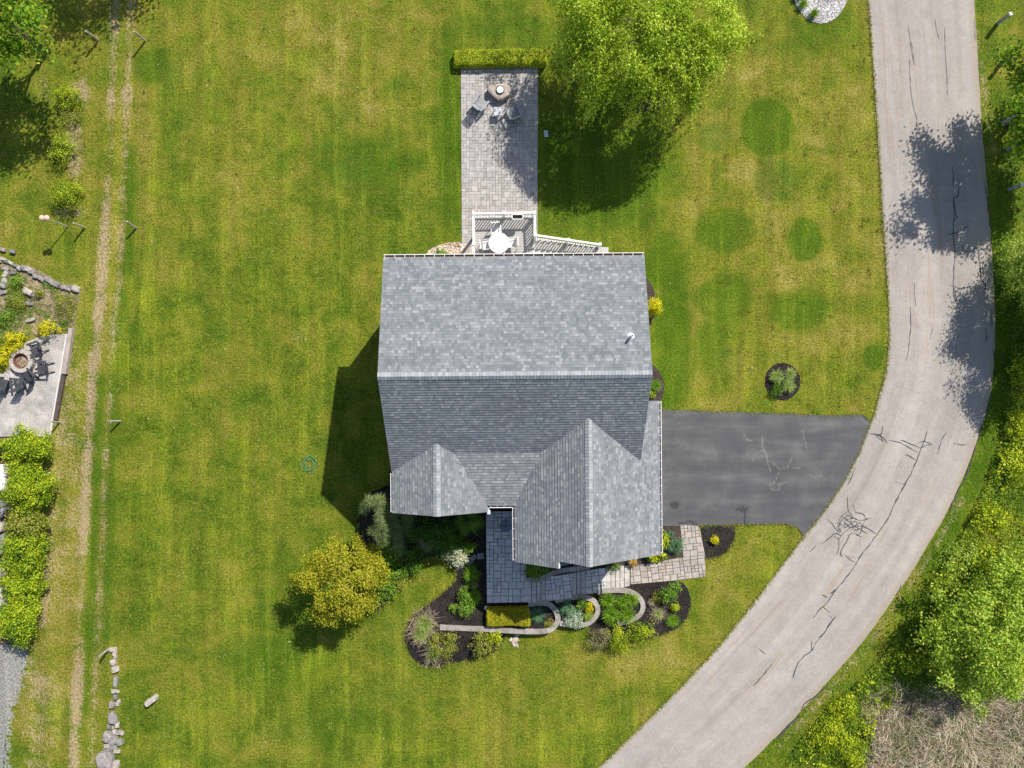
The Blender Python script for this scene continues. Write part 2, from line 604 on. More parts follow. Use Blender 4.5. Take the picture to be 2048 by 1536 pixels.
# ------------------------------------------------------------------ ground
def mat_lawn():
    m, nt, b, pos = newmat("lawn_grass", .9, .1)
    at = {k: nd(nt, "ShaderNodeAttribute", attribute_name=k).outputs["Fac"] for k in ("dry", "soil", "lush", "blue", "lime", "grav")}
    big = noi(nt, pos, .16, 3)
    med = noi(nt, pos, .55, 6, .62, .4)
    sml = noi(nt, pos, 2.6, 5, .6)
    fin = noi(nt, pos, 9.0, 5, .65)
    gra = noi(nt, pos, 26.0, 3, .7)
    t = mth(nt, 'ADD', mth(nt, 'MULTIPLY', med, .74), mth(nt, 'MULTIPLY', fin, .34))
    t = mth(nt, 'ADD', t, mth(nt, 'MULTIPLY', sml, .30))
    t = mth(nt, 'ADD', t, mth(nt, 'MULTIPLY', big, .30))
    t = mth(nt, 'SUBTRACT', t, .352)
    dry = mth(nt, 'ADD', at["dry"], mth(nt, 'MULTIPLY', mth(nt, 'SUBTRACT', med, .5), .4))
    t = mth(nt, 'ADD', t, mth(nt, 'MULTIPLY', dry, .34))
    edge = mth(nt, 'ADD', mth(nt, 'MULTIPLY', mth(nt, 'SUBTRACT', fin, .5), .7), mth(nt, 'MULTIPLY', mth(nt, 'SUBTRACT', sml, .5), 1.25))
    lush = sstep(nt, mth(nt, 'ADD', at["lush"], edge), .08, .80)
    t = mth(nt, 'SUBTRACT', t, mth(nt, 'MULTIPLY', lush, .15))
    t = mth(nt, 'ADD', mth(nt, 'MULTIPLY', mth(nt, 'SUBTRACT', t, .45), 1.08), .435)
    c = ramp(nt, t, [(.20, (.036, .072, .004)), (.38, (.084, .132, .009)), (.50, (.142, .174, .014)), (.61, (.196, .194, .022)), (.73, (.255, .225, .042)), (.9, (.38, .31, .10))])
    c = mixc(nt, mth(nt, 'MULTIPLY', lush, .68), c, (.070, .138, .006))
    bl = sstep(nt, mth(nt, 'ADD', at["blue"], edge), .15, 1.0)
    c = mixc(nt, mth(nt, 'MULTIPLY', bl, .42), c, (.062, .134, .018))
    lm = sstep(nt, mth(nt, 'ADD', at["lime"], edge), .1, .95)
    c = mixc(nt, mth(nt, 'MULTIPLY', lm, .42), c, (.205, .265, .012))
    pg = sstep(nt, noi(nt, nd(nt, "ShaderNodeMapping", {0: pos, 1: (31, 7, 0)}).outputs[0], .55, 6, .62, .8), .50, .68)
    c = mixc(nt, mth(nt, 'MULTIPLY', pg, .5), c, (.068, .138, .006))
    pb_ = sstep(nt, noi(nt, nd(nt, "ShaderNodeMapping", {0: pos, 1: (3, 57, 0)}).outputs[0], .8, 6, .65, .8), .56, .74)
    c = mixc(nt, mth(nt, 'MULTIPLY', pb_, .24), c, (.225, .195, .035))
    # scattered small clover / weed patches that are yellower
    vor = nd(nt, "ShaderNodeTexVoronoi", {"Vector": pos, "Scale": .42, "Randomness": 1.0}).outputs["Distance"]
    wp = mth(nt, 'SUBTRACT', 1.0, sstep(nt, mth(nt, 'ADD', vor, mth(nt, 'MULTIPLY', mth(nt, 'SUBTRACT', sml, .5), .5)), .10, .30))
    c = mixc(nt, mth(nt, 'MULTIPLY', wp, .25), c, (.225, .245, .018))
    brk = sstep(nt, noi(nt, pos, .55, 4, .6), .34, .62)
    so = sstep(nt, mth(nt, 'ADD', mth(nt, 'MULTIPLY', at["soil"], mth(nt, 'ADD', .55, mth(nt, 'MULTIPLY', brk, .55))), mth(nt, 'ADD', mth(nt, 'MULTIPLY', mth(nt, 'SUBTRACT', fin, .5), 1.3), mth(nt, 'MULTIPLY', mth(nt, 'SUBTRACT', sml, .5), 1.1))), .32, .95)
    sc_ = ramp(nt, noi(nt, pos, 5.0, 6, .7), [(.3, (.29, .205, .11)), (.7, (.50, .385, .25))])
    c = mixc(nt, mth(nt, 'MULTIPLY', so, .8), c, sc_)
    gv = sstep(nt, mth(nt, 'ADD', at["grav"], mth(nt, 'ADD', mth(nt, 'MULTIPLY', mth(nt, 'SUBTRACT', fin, .5), .9), mth(nt, 'MULTIPLY', mth(nt, 'SUBTRACT', sml, .5), 1.1))), .38, .62)
    c = mixc(nt, mth(nt, 'MULTIPLY', gv, .92), c, ramp(nt, fin, [(.3, (.27, .26, .25)), (.7, (.36, .35, .335))]))
    stk = noi(nt, nd(nt, "ShaderNodeMapping", {0: pos, 3: (1.5, .11, 1)}).outputs[0], 1.0, 4, .6, .6)
    c = mixc(nt, 1.0, c, ramp(nt, stk, [(.35, .86), (.65, 1.12)]), 'MULTIPLY')
    c = mixc(nt, mth(nt, 'MULTIPLY', mth(nt, 'MULTIPLY', sstep(nt, stk, .5, .68), mth(nt, 'SUBTRACT', 1.0, gv)), mth(nt, "ADD", .16, mth(nt, "MULTIPLY", lm, .6))), c, (.27, .29, .022))
    g = ramp(nt, gra, [(.25, .30), (.5, .92), (.75, 1.65)])
    c = mixc(nt, 1.0, c, g, 'MULTIPLY')
    g2 = ramp(nt, noi(nt, pos, 9.0, 3, .7), [(.3, .58), (.5, 1.0), (.7, 1.42)])
    c = mixc(nt, 1.0, c, g2, 'MULTIPLY')
    hue = noi(nt, pos, 4.5, 5, .7)
    c = mixc(nt, mth(nt, 'MULTIPLY', sstep(nt, hue, .55, .75), .26), c, (.25, .215, .04))
    c = mixc(nt, mth(nt, 'MULTIPLY', sstep(nt, mth(nt, 'SUBTRACT', 1.0, hue), .55, .75), .4), c, (.055, .105, .010))
    setcol(nt, b, c)
    hgt = mth(nt, 'ADD', mth(nt, 'MULTIPLY', fin, 1.2), gra)
    bump(nt, b, hgt, .9, .06)
    return m

def ell(X, Y, px, py, rx, ry=None, soft=.35):
    ry = ry or rx
    cx, cy = G(px, py)
    k = H / F
    q = np.hypot((X - cx) / (rx * k), (Y - cy) / (ry * k))
    return np.clip((1 + soft - q) / (2 * soft), 0, 1)

def line_(X, Y, pts, w, soft=.5):
    d = dist_lines(X, Y, GP(pts))
    w *= H / F
    return np.clip((w * (1 + soft) - d) / (2 * soft * w), 0, 1)

T1 = [(235, -200), (232, 0), (226, 100), (222, 200), (219, 300), (213, 400), (209, 470), (203, 560), (196, 640), (188, 720), (180, 820), (176, 900), (170, 1000), (165, 1100), (160, 1200), (157, 1300), (153, 1400), (148, 1536), (140, 1700)]
T2 = [(266, -200), (262, 0), (258, 60), (255, 180), (250, 280), (246, 400), (243, 470), (240, 560), (228, 640), (222, 740), (219, 820), (212, 900), (208, 1000), (203, 1100), (200, 1180), (197, 1260), (190, 1340), (187, 1440), (180, 1536), (170, 1700)]

def f_soil(X, Y):
    a = .74 * line_(X, Y, T1, 9, 1.25)
    for y0, y1, s in ((0, 130, .35), (480, 1040, .45), (1330, 1440, .5)):
        seg = [p for p in T1 if y0 - 100 <= p[1] <= y1 + 100]
        a = np.maximum(a, a + s * line_(X, Y, seg, 13, .8))
    a = np.maximum(a, .76 * line_(X, Y, T2, 9, 1.2))
    a = np.maximum(a, 1.1 * ell(X, Y, 254, 185, 13, 26))
    a = np.maximum(a, .75 * ell(X, Y, 150, 290, 20, 75))
    a = np.maximum(a, .8 * ell(X, Y, 165, 180, 22, 30, .6))
    a = np.maximum(a, .55 * ell(X, Y, 90, 180, 14, 40, .5))
    a = np.maximum(a, .85 * ell(X, Y, 100, 590, 52, 34, .5))
    a = np.maximum(a, .6 * ell(X, Y, 45, 545, 30, 16, .5))
    a = np.maximum(a, .8 * ell(X, Y, 140, 425, 34, 16, .6))
    a = np.maximum(a, .62 * line_(X, Y, [(150, 650), (140, 740), (125, 830), (112, 960), (100, 1090), (85, 1250)], 24, .8))
    a = np.maximum(a, .5 * line_(X, Y, [(140, 650), (150, 800), (140, 1000), (120, 1200)], 40, .8))
    a = np.maximum(a, .72 * line_(X, Y, [(70, 1330), (85, 1400), (80, 1540)], 38, .9))
    a = np.maximum(a, .5 * ell(X, Y, 1908, 1010, 16, 30, .7))
    a = np.maximum(a, .6 * line_(X, Y, [(1950, 60), (1972, 200), (1985, 300)], 10, .8))
    a = np.maximum(a, .6 * line_(X, Y, [(1925, 1000), (1870, 1095), (1800, 1200), (1745, 1280), (1650, 1390), (1560, 1490)], 9, .9))
    a = np.maximum(a, .55 * line_(X, Y, ROAD_L[2:14], 6, .8))
    a = np.maximum(a, .5 * line_(X, Y, [(1405, 165), (1380, 210), (1340, 260)], 8, .9))
    a = np.maximum(a, .5 * ell(X, Y, 1390, 170, 26, 24, .8))
    a = np.maximum(a, .45 * ell(X, Y, 600, 670, 18, 26, .8))
    a = np.maximum(a, .4 * ell(X, Y, 530, 1440, 40, 36, .8))
    a = np.maximum(a, .35 * ell(X, Y, 770, 60, 60, 30, .9))
    a = np.maximum(a, .45 * ell(X, Y, 838, 1335, 18, 8, .8))
    return a

def f_dry(X, Y):
    a = .55 * ell(X, Y, 110, 1100, 80, 260, .4)
    a = np.maximum(a, .45 * ell(X, Y, 120, 1420, 90, 160, .4))
    a = np.maximum(a, .38 * ell(X, Y, 230, 250, 90, 320, .4))
    a = np.maximum(a, .30 * ell(X, Y, 180, 700, 60, 300, .4))
    a = np.maximum(a, .30 * ell(X, Y, 70, 450, 120, 80, .6))
    a = np.maximum(a, .36 * ell(X, Y, 1560, 420, 260, 460, .3))
    a = np.maximum(a, .42 * ell(X, Y, 1700, 300, 70, 400, .5))
    a = np.maximum(a, .42 * ell(X, Y, 1410, 640, 60, 130, .6))
    a = np.maximum(a, .40 * line_(X, Y, [(1480, 160), (1475, 240), (1490, 330), (1430, 380), (1400, 430)], 24, .9))
    a = np.maximum(a, .42 * line_(X, Y, [(1470, 420), (1560, 430), (1620, 400)], 18, .9))
    a = np.maximum(a, .36 * line_(X, Y, [(1560, 560), (1520, 620), (1470, 640)], 16, .9))
    a = np.maximum(a, .40 * ell(X, Y, 1480, 1130, 120, 80, .6))
    a = np.maximum(a, .36 * ell(X, Y, 1350, 1300, 180, 90, .6))
    a = np.maximum(a, .20 * ell(X, Y, 1060, 1400, 200, 120, .6))
    a = np.maximum(a, .12 * ell(X, Y, 470, 250, 140, 320, .5))
    a = np.maximum(a, .42 * ell(X, Y, 640, 110, 260, 120, .7))
    a = np.maximum(a, .18 * ell(X, Y, 850, 1170, 50, 40, .5))
    return a

def f_lush(X, Y):
    a = 1.25 * ell(X, Y, 1535, 255, 50, 55, .2)
    a = np.maximum(a, .9 * ell(X, Y, 1445, 460, 58, 44, .25))
    a = np.maximum(a, .95 * ell(X, Y, 1610, 480, 34, 42, .2))
    a = np.maximum(a, .9 * ell(X, Y, 1450, 600, 56, 48, .25))
    a = np.maximum(a, .7 * ell(X, Y, 1600, 625, 60, 44, .35))
    a = np.maximum(a, .6 * ell(X, Y, 1420, 690, 40, 60, .4))
    a = np.maximum(a, 1.0 * ell(X, Y, 1745, 715, 18, 24, .3))
    a = np.maximum(a, .8 * ell(X, Y, 1345, 690, 40, 140, .35))
    a = np.maximum(a, .7 * ell(X, Y, 1330, 540, 40, 60, .4))
    a = np.maximum(a, .75 * ell(X, Y, 900, 250, 26, 180, .5))
    a = np.maximum(a, .6 * ell(X, Y, 740, 330, 100, 50, .6))
    a = np.maximum(a, .6 * ell(X, Y, 300, 130, 40, 40, .4))
    a = np.maximum(a, .7 * line_(X, Y, [(262, 300), (258, 480), (245, 640)], 12, .8))
    a = np.maximum(a, .65 * line_(X, Y, [(200, 760), (195, 900), (186, 1100), (180, 1280), (172, 1420)], 12, .8))
    a = np.maximum(a, .6 * line_(X, Y, [(232, 620), (225, 900), (220, 1100), (212, 1280)], 10, .8))
    a = np.maximum(a, .55 * ell(X, Y, 650, 1200, 120, 60, .7))
    a = np.maximum(a, .7 * ell(X, Y, 560, 1330, 90, 60, .6))
    a = np.maximum(a, .5 * ell(X, Y, 1030, 60, 120, 40, .7))
    a = np.maximum(a, .5 * ell(X, Y, 700, 1450, 120, 40, .7))
    a = np.maximum(a, .55 * ell(X, Y, 1650, 60, 80, 60, .7))
    a = np.maximum(a, .8 * ell(X, Y, 1200, 330, 160, 130, .4))
    a = np.maximum(a, .6 * ell(X, Y, 1975, 850, 24, 100, .4))
    a = np.maximum(a, .7 * line_(X, Y, [(2000, 400), (2005, 700), (1985, 860), (1940, 980), (1860, 1140)], 20, .6))
    return a

def f_blue(X, Y):
    a = .95 * ell(X, Y, 1432, 275, 36, 32, .2)
    a = np.maximum(a, .95 * ell(X, Y, 1550, 362, 44, 44, .2))
    a = np.maximum(a, .6 * ell(X, Y, 1460, 720, 34, 40, .4))
    a = np.maximum(a, .6 * ell(X, Y, 690, 225, 60, 20, .6))
    a = np.maximum(a, .6 * ell(X, Y, 700, 340, 50, 40, .5))
    a = np.maximum(a, .6 * ell(X, Y, 345, 140, 30, 25, .5))
    a = np.maximum(a, .6 * ell(X, Y, 330, 1430, 30, 60, .5))
    a = np.maximum(a, .6 * ell(X, Y, 790, 1280, 30, 70, .5))
    a = np.maximum(a, .55 * ell(X, Y, 780, 1380, 60, 30, .6))
    return a

def f_lime(X, Y):
    a = 0 * X
    for px, py, r in ((435, 145, 12), (590, 120, 24), (615, 145, 22), (445, 230, 12), (590, 275, 18), (310, 375, 22), (370, 380, 18), (245, 720, 34), (300, 600, 30), (1180, 1450, 24), (1100, 1490, 40), (450, 1400, 30), (340, 1290, 14), (330, 1540, 26), (1660, 1070, 20), (1520, 410, 14), (1640, 420, 20), (105, 1420, 22), (1540, 1150, 30), (480, 900, 30), (640, 1330, 36), (360, 960, 24)):
        a = np.maximum(a, .9 * ell(X, Y, px, py, r, None, .5))
    a = np.maximum(a, .5 * ell(X, Y, 1680, 760, 60, 30, .7))
    for px, py, rx, ry, s in ((340, 760, 60, 260, .55), (300, 1000, 60, 220, .5), (470, 1050, 50, 160, .45), (520, 560, 90, 110, .45), (420, 1440, 130, 70, .55), (640, 1360, 110, 50, .5), (760, 1490, 140, 40, .5), (1180, 1470, 120, 60, .5), (950, 1440, 90, 50, .35),
                              (600, 820, 50, 120, .4), (470, 330, 60, 90, .4), (60, 460, 70, 40, .4), (1330, 1370, 90, 50, .35), (1590, 790, 90, 26, .4), (880, 1190, 30, 30, .3), (1700, 90, 30, 90, .3)):
        a = np.maximum(a, s * ell(X, Y, px, py, rx, ry, .9))
    return a

def f_grav(X, Y):
    p = GP([(-500, 1275), (55, 1275), (55, 1320), (46, 1350), (36, 1390), (24, 1420), (18, 1470), (12, 1500), (14, 1536), (5, 1700), (-500, 1700)])
    d = dist_lines(X, Y, p, True)
    return np.clip(.5 + np.where(inside(X, Y, p), d, -d) * .7, 0, 1)

def build_lawn():
    xs = np.concatenate([[-900, -300, -120, -60], np.arange(-34, 34.01, .17), [60, 120, 300, 900]])
    ys = np.concatenate([[-900, -300, -120, -50], np.arange(-26, 26.01, .17), [50, 120, 300, 900]])
    X, Y = np.meshgrid(xs, ys, indexing='ij')
    nx, ny = X.shape
    V = np.stack([X, Y, np.zeros_like(X)], -1).reshape(-1, 3).astype(np.float32)
    i = np.arange(nx - 1)[:, None] * ny + np.arange(ny - 1)[None, :]
    q = np.stack([i, i + ny, i + ny + 1, i + 1], -1).reshape(-1, 4).astype(np.int32)
    me = bpy.data.meshes.new("ground")
    me.vertices.add(len(V)); me.vertices.foreach_set("co", V.ravel())
    me.loops.add(q.size); me.loops.foreach_set("vertex_index", q.ravel())
    me.polygons.add(len(q))
    me.polygons.foreach_set("loop_start", np.arange(len(q), dtype=np.int32) * 4)
    me.polygons.foreach_set("loop_total", np.full(len(q), 4, np.int32))
    me.update()
    for k, fn in (("dry", f_dry), ("soil", f_soil), ("lush", f_lush), ("blue", f_blue), ("lime", f_lime), ("grav", f_grav)):
        a = me.attributes.new(k, 'FLOAT', 'POINT')
        a.data.foreach_set("value", fn(V[:, 0], V[:, 1]).astype(np.float32))
    o = link("ground", me, mat_lawn())
    o["kind"] = "structure"

build_lawn()

# ------------------------------------------------------------------ road and driveway
def mat_road():
    m, nt, b, pos = newmat("worn_asphalt", .9, .2)
    agg = noi(nt, pos, 38, 3, .75)
    med = noi(nt, pos, 1.3, 6, .6)
    big = noi(nt, pos, .18, 3)
    c = ramp(nt, mth(nt, 'ADD', mth(nt, 'MULTIPLY', med, .6), mth(nt, 'MULTIPLY', big, .4)), [(.3, (.275, .250, .226)), (.5, (.325, .295, .268)), (.7, (.378, .344, .312))])
    ac = nd(nt, "ShaderNodeAttribute", attribute_name="across").outputs["Fac"]
    al = nd(nt, "ShaderNodeAttribute", attribute_name="along").outputs["Fac"]
    st = nd(nt, "ShaderNodeCombineXYZ", {0: mth(nt, 'MULTIPLY', ac, 2.4), 1: mth(nt, 'MULTIPLY', al, .13)}).outputs[0]
    rust = sstep(nt, noi(nt, st, 1.0, 6, .66, .9), .53, .70)
    c = mixc(nt, mth(nt, 'MULTIPLY', rust, .5), c, (.30, .215, .14))
    st2 = nd(nt, "ShaderNodeCombineXYZ", {0: mth(nt, 'MULTIPLY', ac, .9), 1: mth(nt, 'MULTIPLY', al, .05), 2: 4.0}).outputs[0]
    c = mixc(nt, 1.0, c, ramp(nt, noi(nt, st2, 1.0, 4, .6, .4), [(.3, .84), (.7, 1.12)]), 'MULTIPLY')
    at = nd(nt, "ShaderNodeAttribute", attribute_name="edge").outputs["Fac"]
    c = mixc(nt, mth(nt, 'MULTIPLY', sstep(nt, mth(nt, 'ADD', at, mth(nt, 'MULTIPLY', mth(nt, 'SUBTRACT', med, .5), 1.2)), .35, .95), .4), c, (.29, .215, .13))
    v = nd(nt, "ShaderNodeTexVoronoi", {"Vector": nd(nt, "ShaderNodeMapping", {0: mixc(nt, .12, pos, nd(nt, "ShaderNodeTexNoise", {"Vector": pos, "Scale": 1.5, "Detail": 4}).outputs["Color"]), 3: (1, .45, 1)}).outputs[0], "Scale": .55}, feature='DISTANCE_TO_EDGE').outputs["Distance"]
    hair = mth(nt, 'MULTIPLY', mth(nt, 'SUBTRACT', 1.0, sstep(nt, v, .004, .012)), sstep(nt, noi(nt, pos, .5, 3), .5, .62))
    c = mixc(nt, mth(nt, 'MULTIPLY', hair, .22), c, (.16, .14, .125))
    c = mixc(nt, 1.0, c, ramp(nt, agg, [(.3, .70), (.7, 1.28)]), 'MULTIPLY')
    c = mixc(nt, 1.0, c, ramp(nt, noi(nt, pos, 8, 5, .75), [(.3, .88), (.7, 1.1)]), 'MULTIPLY')
    setcol(nt, b, c)
    bump(nt, b, agg, .5, .012)
    return m

RL, RR = GP(ROAD_L), GP(ROAD_R)
def f_along(X, Y):
    best = np.full(X.shape, 1e9); out = np.zeros(X.shape); s = 0.0
    for (x0, y0), (x1, y1) in zip(RR[:-1], RR[1:]):
        dx, dy = x1 - x0, y1 - y0
        L = math.hypot(dx, dy)
        t = np.clip(((X - x0) * dx + (Y - y0) * dy) / (L * L), 0, 1)
        d = np.hypot(X - x0 - t * dx, Y - y0 - t * dy)
        k = d < best
        out = np.where(k, s + t * L, out); best = np.minimum(best, d); s += L
    return out
road = sheet("road", wobble(road_poly, .035, 3, .3), .03, mat_road(), grid=.5,
             attrs={"across": lambda X, Y: dist_lines(X, Y, RR), "along": f_along, "edge": lambda X, Y: np.clip(1 - np.minimum(dist_lines(X, Y, RL) * 2.2, dist_lines(X, Y, RR)) / .7, 0, 1)})

CR = [
    ([(1712, 0), (1716, 11)], 2), ([(1816, 50), (1820, 85), (1825, 115), (1827, 131)], 3), ([(1818, 120), (1820, 175), (1826, 215), (1832, 235), (1834, 262)], 3),
    ([(1821, 83), (1825, 95), (1828, 127)], 2.4), ([(1869, 39), (1872, 60), (1878, 82)], 3), ([(1888, 57), (1890, 115), (1893, 155), (1894, 190)], 3.2),
    ([(1948, 36), (1949, 60), (1950, 82)], 2.5), ([(1903, 332), (1906, 350), (1905, 372)], 4), ([(1918, 365), (1915, 393), (1906, 396), (1907, 415), (1914, 438)], 4),
    ([(1907, 396), (1909, 425), (1906, 455), (1906, 475), (1910, 512), (1907, 535), (1906, 570), (1909, 585), (1913, 600)], 4),
    ([(1895, 468), (1912, 466), (1925, 458), (1935, 452)], 4), ([(1905, 430), (1909, 426), (1914, 438)], 3), ([(1900, 571), (1920, 578), (1934, 574)], 5), ([(1914, 607), (1907, 592), (1905, 575)], 4),
    ([(1923, 482), (1925, 503), (1934, 503)], 3), ([(1947, 495), (1955, 502), (1958, 525), (1962, 560), (1971, 567), (1969, 580)], 4),
    ([(1967, 362), (1971, 380), (1975, 413), (1978, 440), (1979, 452), (1984, 458)], 4), ([(1984, 580), (1986, 600)], 4), ([(1983, 618), (1982, 652)], 3.5), ([(1973, 656), (1971, 683)], 3.5),
    ([(1986, 700), (1988, 718)], 6), ([(1978, 795), (1974, 815), (1968, 835), (1960, 860), (1955, 880)], 4.5), ([(1951, 890), (1945, 915), (1936, 940), (1928, 962), (1914, 985), (1906, 1002), (1898, 1026)], 4),
    ([(1828, 566), (1829, 598), (1831, 612)], 3), ([(1820, 614), (1821, 650), (1818, 690), (1812, 722)], 3.2), ([(1865, 658), (1859, 678)], 2.6),
    ([(1740, 867), (1757, 870), (1768, 878), (1776, 887)], 4), ([(1766, 852), (1761, 870), (1750, 868)], 3), ([(1752, 872), (1765, 882), (1760, 872)], 3), ([(1777, 880), (1800, 885), (1822, 898), (1834, 904)], 3.2), ([(1801, 880), (1820, 888), (1841, 896)], 3.6),
    ([(1853, 863), (1848, 880), (1841, 896), (1836, 912), (1831, 925), (1820, 950), (1809, 968), (1790, 1005), (1775, 1038), (1760, 1060), (1745, 1080), (1722, 1110), (1708, 1133), (1688, 1160), (1667, 1185), (1655, 1203), (1640, 1218), (1625, 1235)], 3.6),
    ([(1841, 896), (1852, 890), (1864, 889)], 3.4), ([(1836, 886), (1846, 882), (1862, 887)], 3), ([(1810, 909), (1831, 919)], 2.6), ([(1789, 964), (1800, 967), (1809, 968)], 3),
    ([(1893, 862), (1882, 880), (1874, 909)], 3), ([(1906, 886), (1918, 889), (1930, 889)], 3), ([(1751, 1067), (1738, 1058), (1726, 1052)], 3.4), ([(1690, 1110), (1700, 1120), (1710, 1125)], 3.4),
    ([(1644, 1189), (1655, 1195)], 3), ([(1645, 1213), (1660, 1225)], 3), ([(1660, 1187), (1667, 1183), (1669, 1178)], 6), ([(1673, 1230), (1660, 1245), (1650, 1262), (1635, 1280), (1625, 1298), (1608, 1312), (1596, 1325), (1590, 1340), (1585, 1356)], 4),
    ([(1660, 1232), (1665, 1239)], 3), ([(1623, 1282), (1622, 1302)], 3), ([(1597, 1334), (1602, 1327)], 3), ([(1517, 1297), (1531, 1309)], 2.6), ([(1545, 1327), (1530, 1345), (1506, 1372)], 3),
    ([(1657, 1368), (1640, 1385), (1630, 1393), (1618, 1400), (1607, 1408), (1602, 1420)], 5), ([(1608, 1412), (1610, 1418)], 3), ([(1598, 1432), (1582, 1448), (1570, 1460), (1555, 1476)], 7), ([(1572, 1452), (1580, 1446)], 5),
    ([(1802, 1168), (1798, 1180), (1790, 1190)], 3.5), ([(1711, 935), (1704, 950), (1695, 970)], 3), ([(1660, 1162), (1670, 1140)], 0),
    # alligator-cracked patch
    ([(1694, 994), (1695, 1020), (1705, 1035), (1716, 1041), (1726, 1041), (1743, 1034)], 3.6), ([(1654, 1039), (1664, 1047), (1671, 1057), (1679, 1064)], 3.4), ([(1641, 1088), (1655, 1079), (1667, 1068), (1675, 1067), (1682, 1072)], 3.2),
    ([(1620, 1102), (1632, 1090)], 3.2), ([(1667, 1071), (1677, 1078), (1677, 1095), (1672, 1111)], 3.2), ([(1677, 1078), (1686, 1066), (1699, 1056), (1712, 1050), (1726, 1042)], 3), ([(1699, 1069), (1692, 1085), (1684, 1095), (1680, 1110), (1685, 1114)], 3.2),
    ([(1706, 1010), (1710, 1025), (1726, 1028), (1731, 1037)], 3), ([(1695, 1022), (1685, 1030), (1678, 1040), (1674, 1048)], 3), ([(1674, 1045), (1684, 1052), (1692, 1047), (1700, 1055), (1714, 1052), (1724, 1052), (1734, 1056)], 3),
    ([(1673, 1054), (1683, 1040), (1695, 1030), (1704, 1036), (1692, 1039), (1688, 1047)], 2.8), ([(1675, 1060), (1684, 1056), (1694, 1053), (1708, 1043), (1720, 1046), (1731, 1057)], 2.8), ([(1704, 1036), (1700, 1046), (1710, 1054), (1722, 1060), (1733, 1066)], 2.8),
    ([(1731, 1037), (1724, 1052), (1720, 1066), (1712, 1070), (1723, 1074)], 2.8), ([(1699, 1069), (1709, 1066), (1716, 1070)], 2.8), ([(1680, 1048), (1676, 1056), (1682, 1062), (1679, 1064)], 2.8), ([(1690, 1047), (1696, 1050), (1691, 1056), (1687, 1050), (1692, 1046)], 3), ([(1698, 1062), (1706, 1058), (1715, 1060), (1722, 1055)], 2.6),
    ([(1735, 1050), (1720, 1056), (1704, 1064), (1694, 1072)], 2.6), ([(1684, 1032), (1694, 1040), (1706, 1048)], 2.6), ([(1712, 1046), (1716, 1056), (1712, 1066)], 2.6),
]

def crack_mesh():
    mb = MB()
    rr = random.Random(4)
    for pts, w in CR:
        if not w: continue
        P = [Vector(G(*p) + (0,)) for p in pts]
        Q = []
        for a, b in zip(P[:-1], P[1:]):
            L = (b - a).length
            k = max(1, int(L / .16))
            for j in range(k):
                Q.append(a.lerp(b, j / k))
        Q.append(P[-1])
        Q = [q + Vector((rr.gauss(0, .012), rr.gauss(0, .012), 0)) for q in Q]
        w = w * H / F * .62
        for i in range(len(Q) - 1):
            d = (Q[i + 1] - Q[i]).normalized()
            n = Vector((-d.y, d.x, 0))
            w0 = w * max(.3, .8 + 1.1 * mnoise.noise(Q[i] * 3.3)) * (.5 if i == 0 else 1) * .5
            w1 = w * max(.3, .8 + 1.1 * mnoise.noise(Q[i + 1] * 3.3)) * (.5 if i == len(Q) - 2 else 1) * .5
            z = Vector((0, 0, .036))
            e = d * .01
            mb.face([Q[i] - e + n * w0 + z, Q[i] - e - n * w0 + z, Q[i + 1] + e - n * w1 + z, Q[i + 1] + e + n * w1 + z])
    return mb
seal = crack_mesh()
# adjoining sealant strips are lifted by tiny different amounts so no two lie in one plane
for i, v in enumerate(seal.v):
    seal.v[i] = (v[0], v[1], v[2] + ((i // 4) % 17) * .00025)
seal.build("crack_sealant", simple("tar_sealant", (.060, .062, .070), .55, .25, 4), road)

def mat_drive():
    m, nt, b, pos = newmat("driveway_asphalt", .88, .25)
    st = nd(nt, "ShaderNodeMapping", {0: pos, 3: (.22, 1.6, 1)})
    s = noi(nt, st.outputs[0], 1.0, 5, .6, .3)
    med = noi(nt, pos, .7, 6, .6, .3)
    t = mth(nt, 'ADD', mth(nt, 'MULTIPLY', s, .5), mth(nt, 'MULTIPLY', med, .5))
    c = ramp(nt, t, [(.3, (.060, .060, .064)), (.5, (.086, .085, .087)), (.7, (.142, .138, .134))])
    pale = nd(nt, "ShaderNodeAttribute", attribute_name="pale").outputs["Fac"]
    dark = nd(nt, "ShaderNodeAttribute", attribute_name="dark").outputs["Fac"]
    f = noi(nt, pos, 7, 5, .65)
    pl = sstep(nt, mth(nt, 'ADD', pale, mth(nt, 'MULTIPLY', mth(nt, 'SUBTRACT', f, .5), 1.3)), .25, 1.15)
    c = mixc(nt, mth(nt, 'MULTIPLY', pl, .36), c, (.36, .335, .30))
    dk = sstep(nt, mth(nt, 'ADD', dark, mth(nt, 'MULTIPLY', mth(nt, 'SUBTRACT', f, .5), 1.6)), .4, .75)
    c = mixc(nt, mth(nt, 'MULTIPLY', dk, .75), c, (.028, .028, .03))
    agg = noi(nt, pos, 42, 3, .75)
    c = mixc(nt, 1.0, c, ramp(nt, agg, [(.3, .75), (.7, 1.25)]), 'MULTIPLY')
    setcol(nt, b, c)
    bump(nt, b, agg, .3, .01)
    return m

